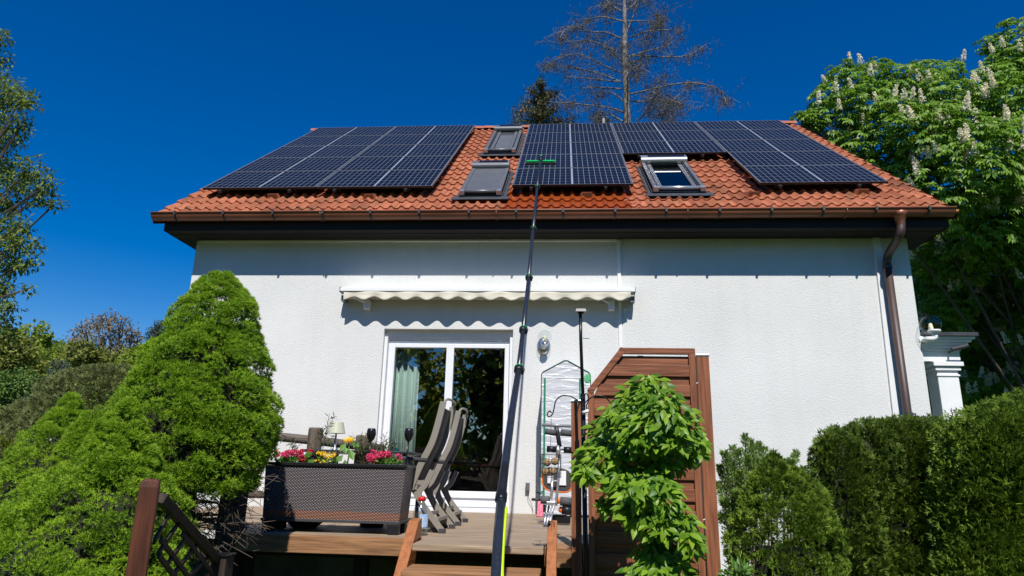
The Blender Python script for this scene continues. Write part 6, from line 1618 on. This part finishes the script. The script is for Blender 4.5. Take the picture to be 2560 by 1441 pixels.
# ---- wood on the left horizon, each tree on its own
fl = {}
fl['g1'] = leaf_mat('fresh_green', (.16, .23, .025), (.37, .45, .06), .4); fl['g2'] = leaf_mat('olive_green', (.14, .175, .03), (.32, .34, .07), .4)
fl['g3'] = leaf_mat('pine_dark', (.035, .055, .02), (.09, .11, .045), .15); fl['g4'] = leaf_mat('blue_spruce_green', (.03, .06, .04), (.08, .12, .08), .15); fl['br'] = leaf_mat('brown_young_leaves', (.18, .14, .09), (.34, .28, .18), .3)
HG = 'trees beyond the garden on the left'
blobtree('distant_tree', 'fresh green tree with feathery top at the left horizon below the tall tree', 'tree', [(85,835,30),(60,870,50),(110,880,45),(150,890,30),(30,880,50),(90,925,60),(140,940,50),(10,940,60)], 24, fl['g1'], 7500, .26, .15, (90, 930), tw=.3, yj=1.5, group=HG)
blobtree('distant_tree', 'olive green broad tree at the far left picture edge', 'tree', [(-10,850,40),(20,870,45),(-30,900,70),(40,920,60),(0,985,60)], 20, fl['g2'], 5500, .24, .13, (0, 960), tw=.3, yj=1.2, group=HG)
blobtree('distant_tree', 'wide flat topped brownish tree with thin young leaves on the left horizon', 'tree', [(270,800,26),(240,812,26),(300,812,28),(330,830,22),(205,828,22),(180,845,16),(345,850,18),(255,840,30),(300,850,28),(220,860,28),(270,880,34),(330,880,20),(190,870,20)], 30, fl['br'], 3000, .22, .09, (290, 960), tw=.35, yj=1.5, group=HG, shellk=.45, bark='bark')
blobtree('distant_pine', 'dark pine top directly left of the tall dwarf spruce on the horizon', 'tree', [(410,825,24),(392,840,22),(425,845,24),(400,860,22),(380,852,10),(385,885,16),(420,885,30)], 26, fl['g3'], 4500, .22, .05, (410, 900), tw=.25, yj=.6, group=HG)
blobtree('distant_tree', 'olive tree below the brownish flat topped tree', 'tree', [(200,885,32),(240,905,40),(180,925,40),(285,915,32),(225,950,45)], 22, fl['g2'], 5000, .22, .12, (230, 960), tw=.25, yj=1, group=HG)
blobtree('distant_tree', 'dark green tree between the olive tree and the dark pine', 'tree', [(330,900,28),(355,890,26),(310,930,35),(350,930,35),(375,915,26),(300,960,35)], 21, fl['g1'], 4600, .20, .11, (335, 950), tw=.25, yj=1, group=HG)
blobtree('distant_spruce', 'dark blue green spruce behind the rounded shrub on the left', 'tree', [(150,925,26),(145,960,38),(150,1000,45),(130,1035,50),(170,1040,45),(100,1000,30)], 12, fl['g4'], 6500, .13, .04, (148, 1050), tw=.15, yj=.5, group=HG)
blobtree('distant_tree', 'bright green bush with pale gaps at the left edge below the horizon trees', 'tree', [(30,960,40),(5,1000,45),(60,1000,40),(30,1045,50),(90,1040,35),(-30,1060,50),(70,950,28)], 13, leaf_mat('glossy_green', (.07, .14, .02), (.22, .34, .07), .35), 6500, .12, .07, (30, 1080), tw=.12, yj=.8, group=HG)
blobtree('distant_tree', 'light green tree under the purple red neighbour roof', 'tree', [(260,975,40),(310,985,35),(210,985,35),(350,965,25),(380,1000,40),(300,1030,60),(220,1040,50)], 11, fl['g1'], 5000, .13, .07, (290, 1060), tw=.12, yj=.5, group=HG)
for (px, w, i) in ((-60, 90, 0), (120, 80, 1), (330, 90, 2), (520, 90, 3)):
    blobtree('distant_tree', ['dense green tree in the wood at the far left edge', 'dense green tree in the wood behind the feathery tree', 'dense green tree in the wood behind the neighbour roof', 'dense green tree in the wood hidden behind the tall dwarf spruce'][i], 'tree', [(px, 905, w*.5), (px-w*.5, 945, w*.6), (px+w*.5, 940, w*.6), (px, 1000, w*.8)], 36, fl['g1' if i % 2 else 'g2'], 4200, .34, .20, (px, 1000), tw=.35, yj=1, group=HG)
# neighbour's house with purple red roof
def neighbour():
    Y = 17; a = at(316, 945, Y); b = at(350, 927, Y); e = thing('neighbour_house', 'small piece of a distant house with purple red tiled roof left of the tall spruce', 'house', (a.x+1.2, Y+1.5, GZ))
    x0, x1 = a.x-.02, a.x+3.5; zr = b.z; ze = a.z
    mb = MB(); mb.box(x0+.25, Y+.3, GZ, x1-.25, Y+3.2, ze); mb.build('wall', M['stucco'], e)
    mb = MB(); n = 10
    mb.prism([(x0, Y, ze-.25), (x0, Y+1.75, zr+.35), (x0, Y+3.5, ze-.25), (x0, Y+3.5, ze-.33), (x0, Y+1.75, zr+.25), (x0, Y, ze-.33)], (x1-x0, 0, 0))
    for k in range(n):
        t = k/n; yy = Y+1.75*t; zz = ze-.25+(zr+.6-ze)*t; mb.box(x0-.01, yy-.02, zz-.02, x1+.01, yy+.05, zz+.05)
    mb.build('roof', mat('purple_red_tiles', (.16, .035, .055), .6, .2, 3), e)
neighbour()

# ================================================================== GARDEN BEHIND THE VIEWER (seen in the door glass and panels)
bl = leaf_mat('hedge_leaf_behind', (.16, .20, .03), (.45, .50, .10), .65)
for i, (x, y, h, r) in enumerate(((-9, -26, 9.5, 3.2), (-4, -29, 11, 3.6), (1.5, -27, 10, 3.4), (7, -28, 10.5, 3.5), (-14, -27, 10, 3.5), (12.5, -26, 9, 3.2), (-1.5, -33, 12.5, 4), (4.5, -34, 12, 4))):
    e = thing('garden_tree', ['round crowned tree behind the viewer, leftmost of the row', 'tall tree behind the viewer', 'dense tree behind the viewer facing the patio door', 'tree behind the viewer right of the door axis', 'outer left tree behind the viewer', 'outer right tree behind the viewer', 'highest tree in the back row behind the viewer', 'second tree in the back row behind the viewer'][i], 'tree', (x, y, GZ), 'trees behind the viewer')
    n = 1500; d = rdir(n); hz = h*.5; P = np.array([x, y, hz*.98])+d*np.array([r, r, hz*1.05])*(.55+.45*rng.random((n, 1))); P[:, 2] = np.maximum(P[:, 2], GZ+.2)
    leafmesh('crown', bl, e, P, rdir(n), .55, .40)
    mb = MB(); mb.tube([(x, y, GZ), (x, y, h*.7)], [.25, .08], 8); mb.build('trunk', M['bark'], e, True)
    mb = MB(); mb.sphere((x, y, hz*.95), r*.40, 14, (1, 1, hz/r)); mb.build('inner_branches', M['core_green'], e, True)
# dark leafy trees behind the porch and the chestnut
dk = leaf_mat('dark_green_leaf', (.035, .07, .012), (.10, .16, .03), .25)  # dark green foliage colour, varied at random per leaf
blobtree('background_tree', 'dark green tree behind the porch, low down under the chestnut', 'tree', [(2380,930,70),(2330,980,60),(2450,900,80),(2520,960,80),(2400,860,60),(2350,880,40),(2560,880,90),(2460,1010,90),(2360,1050,70),(2300,900,50),(2420,780,70),(2520,760,80)], 15, dk, 11000, .24, .13, (2460, 1050), tw=.3, yj=1.2)

# far wood closing the horizon all round
n = 26000; a = rng.random(n)*2*np.pi; rr = 95+rng.normal(size=n)*5; hmax = 7.5+2.2*np.sin(a*9)+1.6*np.sin(a*23+1)
P = np.stack([np.cos(a)*rr, np.sin(a)*rr+5, GZ+hmax*rng.random(n)**.7], 1)
fw_ = leafmesh('distant_wood', leaf_mat('distant_wood_leaf', (.05, .08, .02), (.13, .17, .045), .2), None, P, rdir(n), 1.5, 1.1)
tag(fw_, 'far off green wood closing the horizon beyond the gardens', 'wood', kind='stuff')
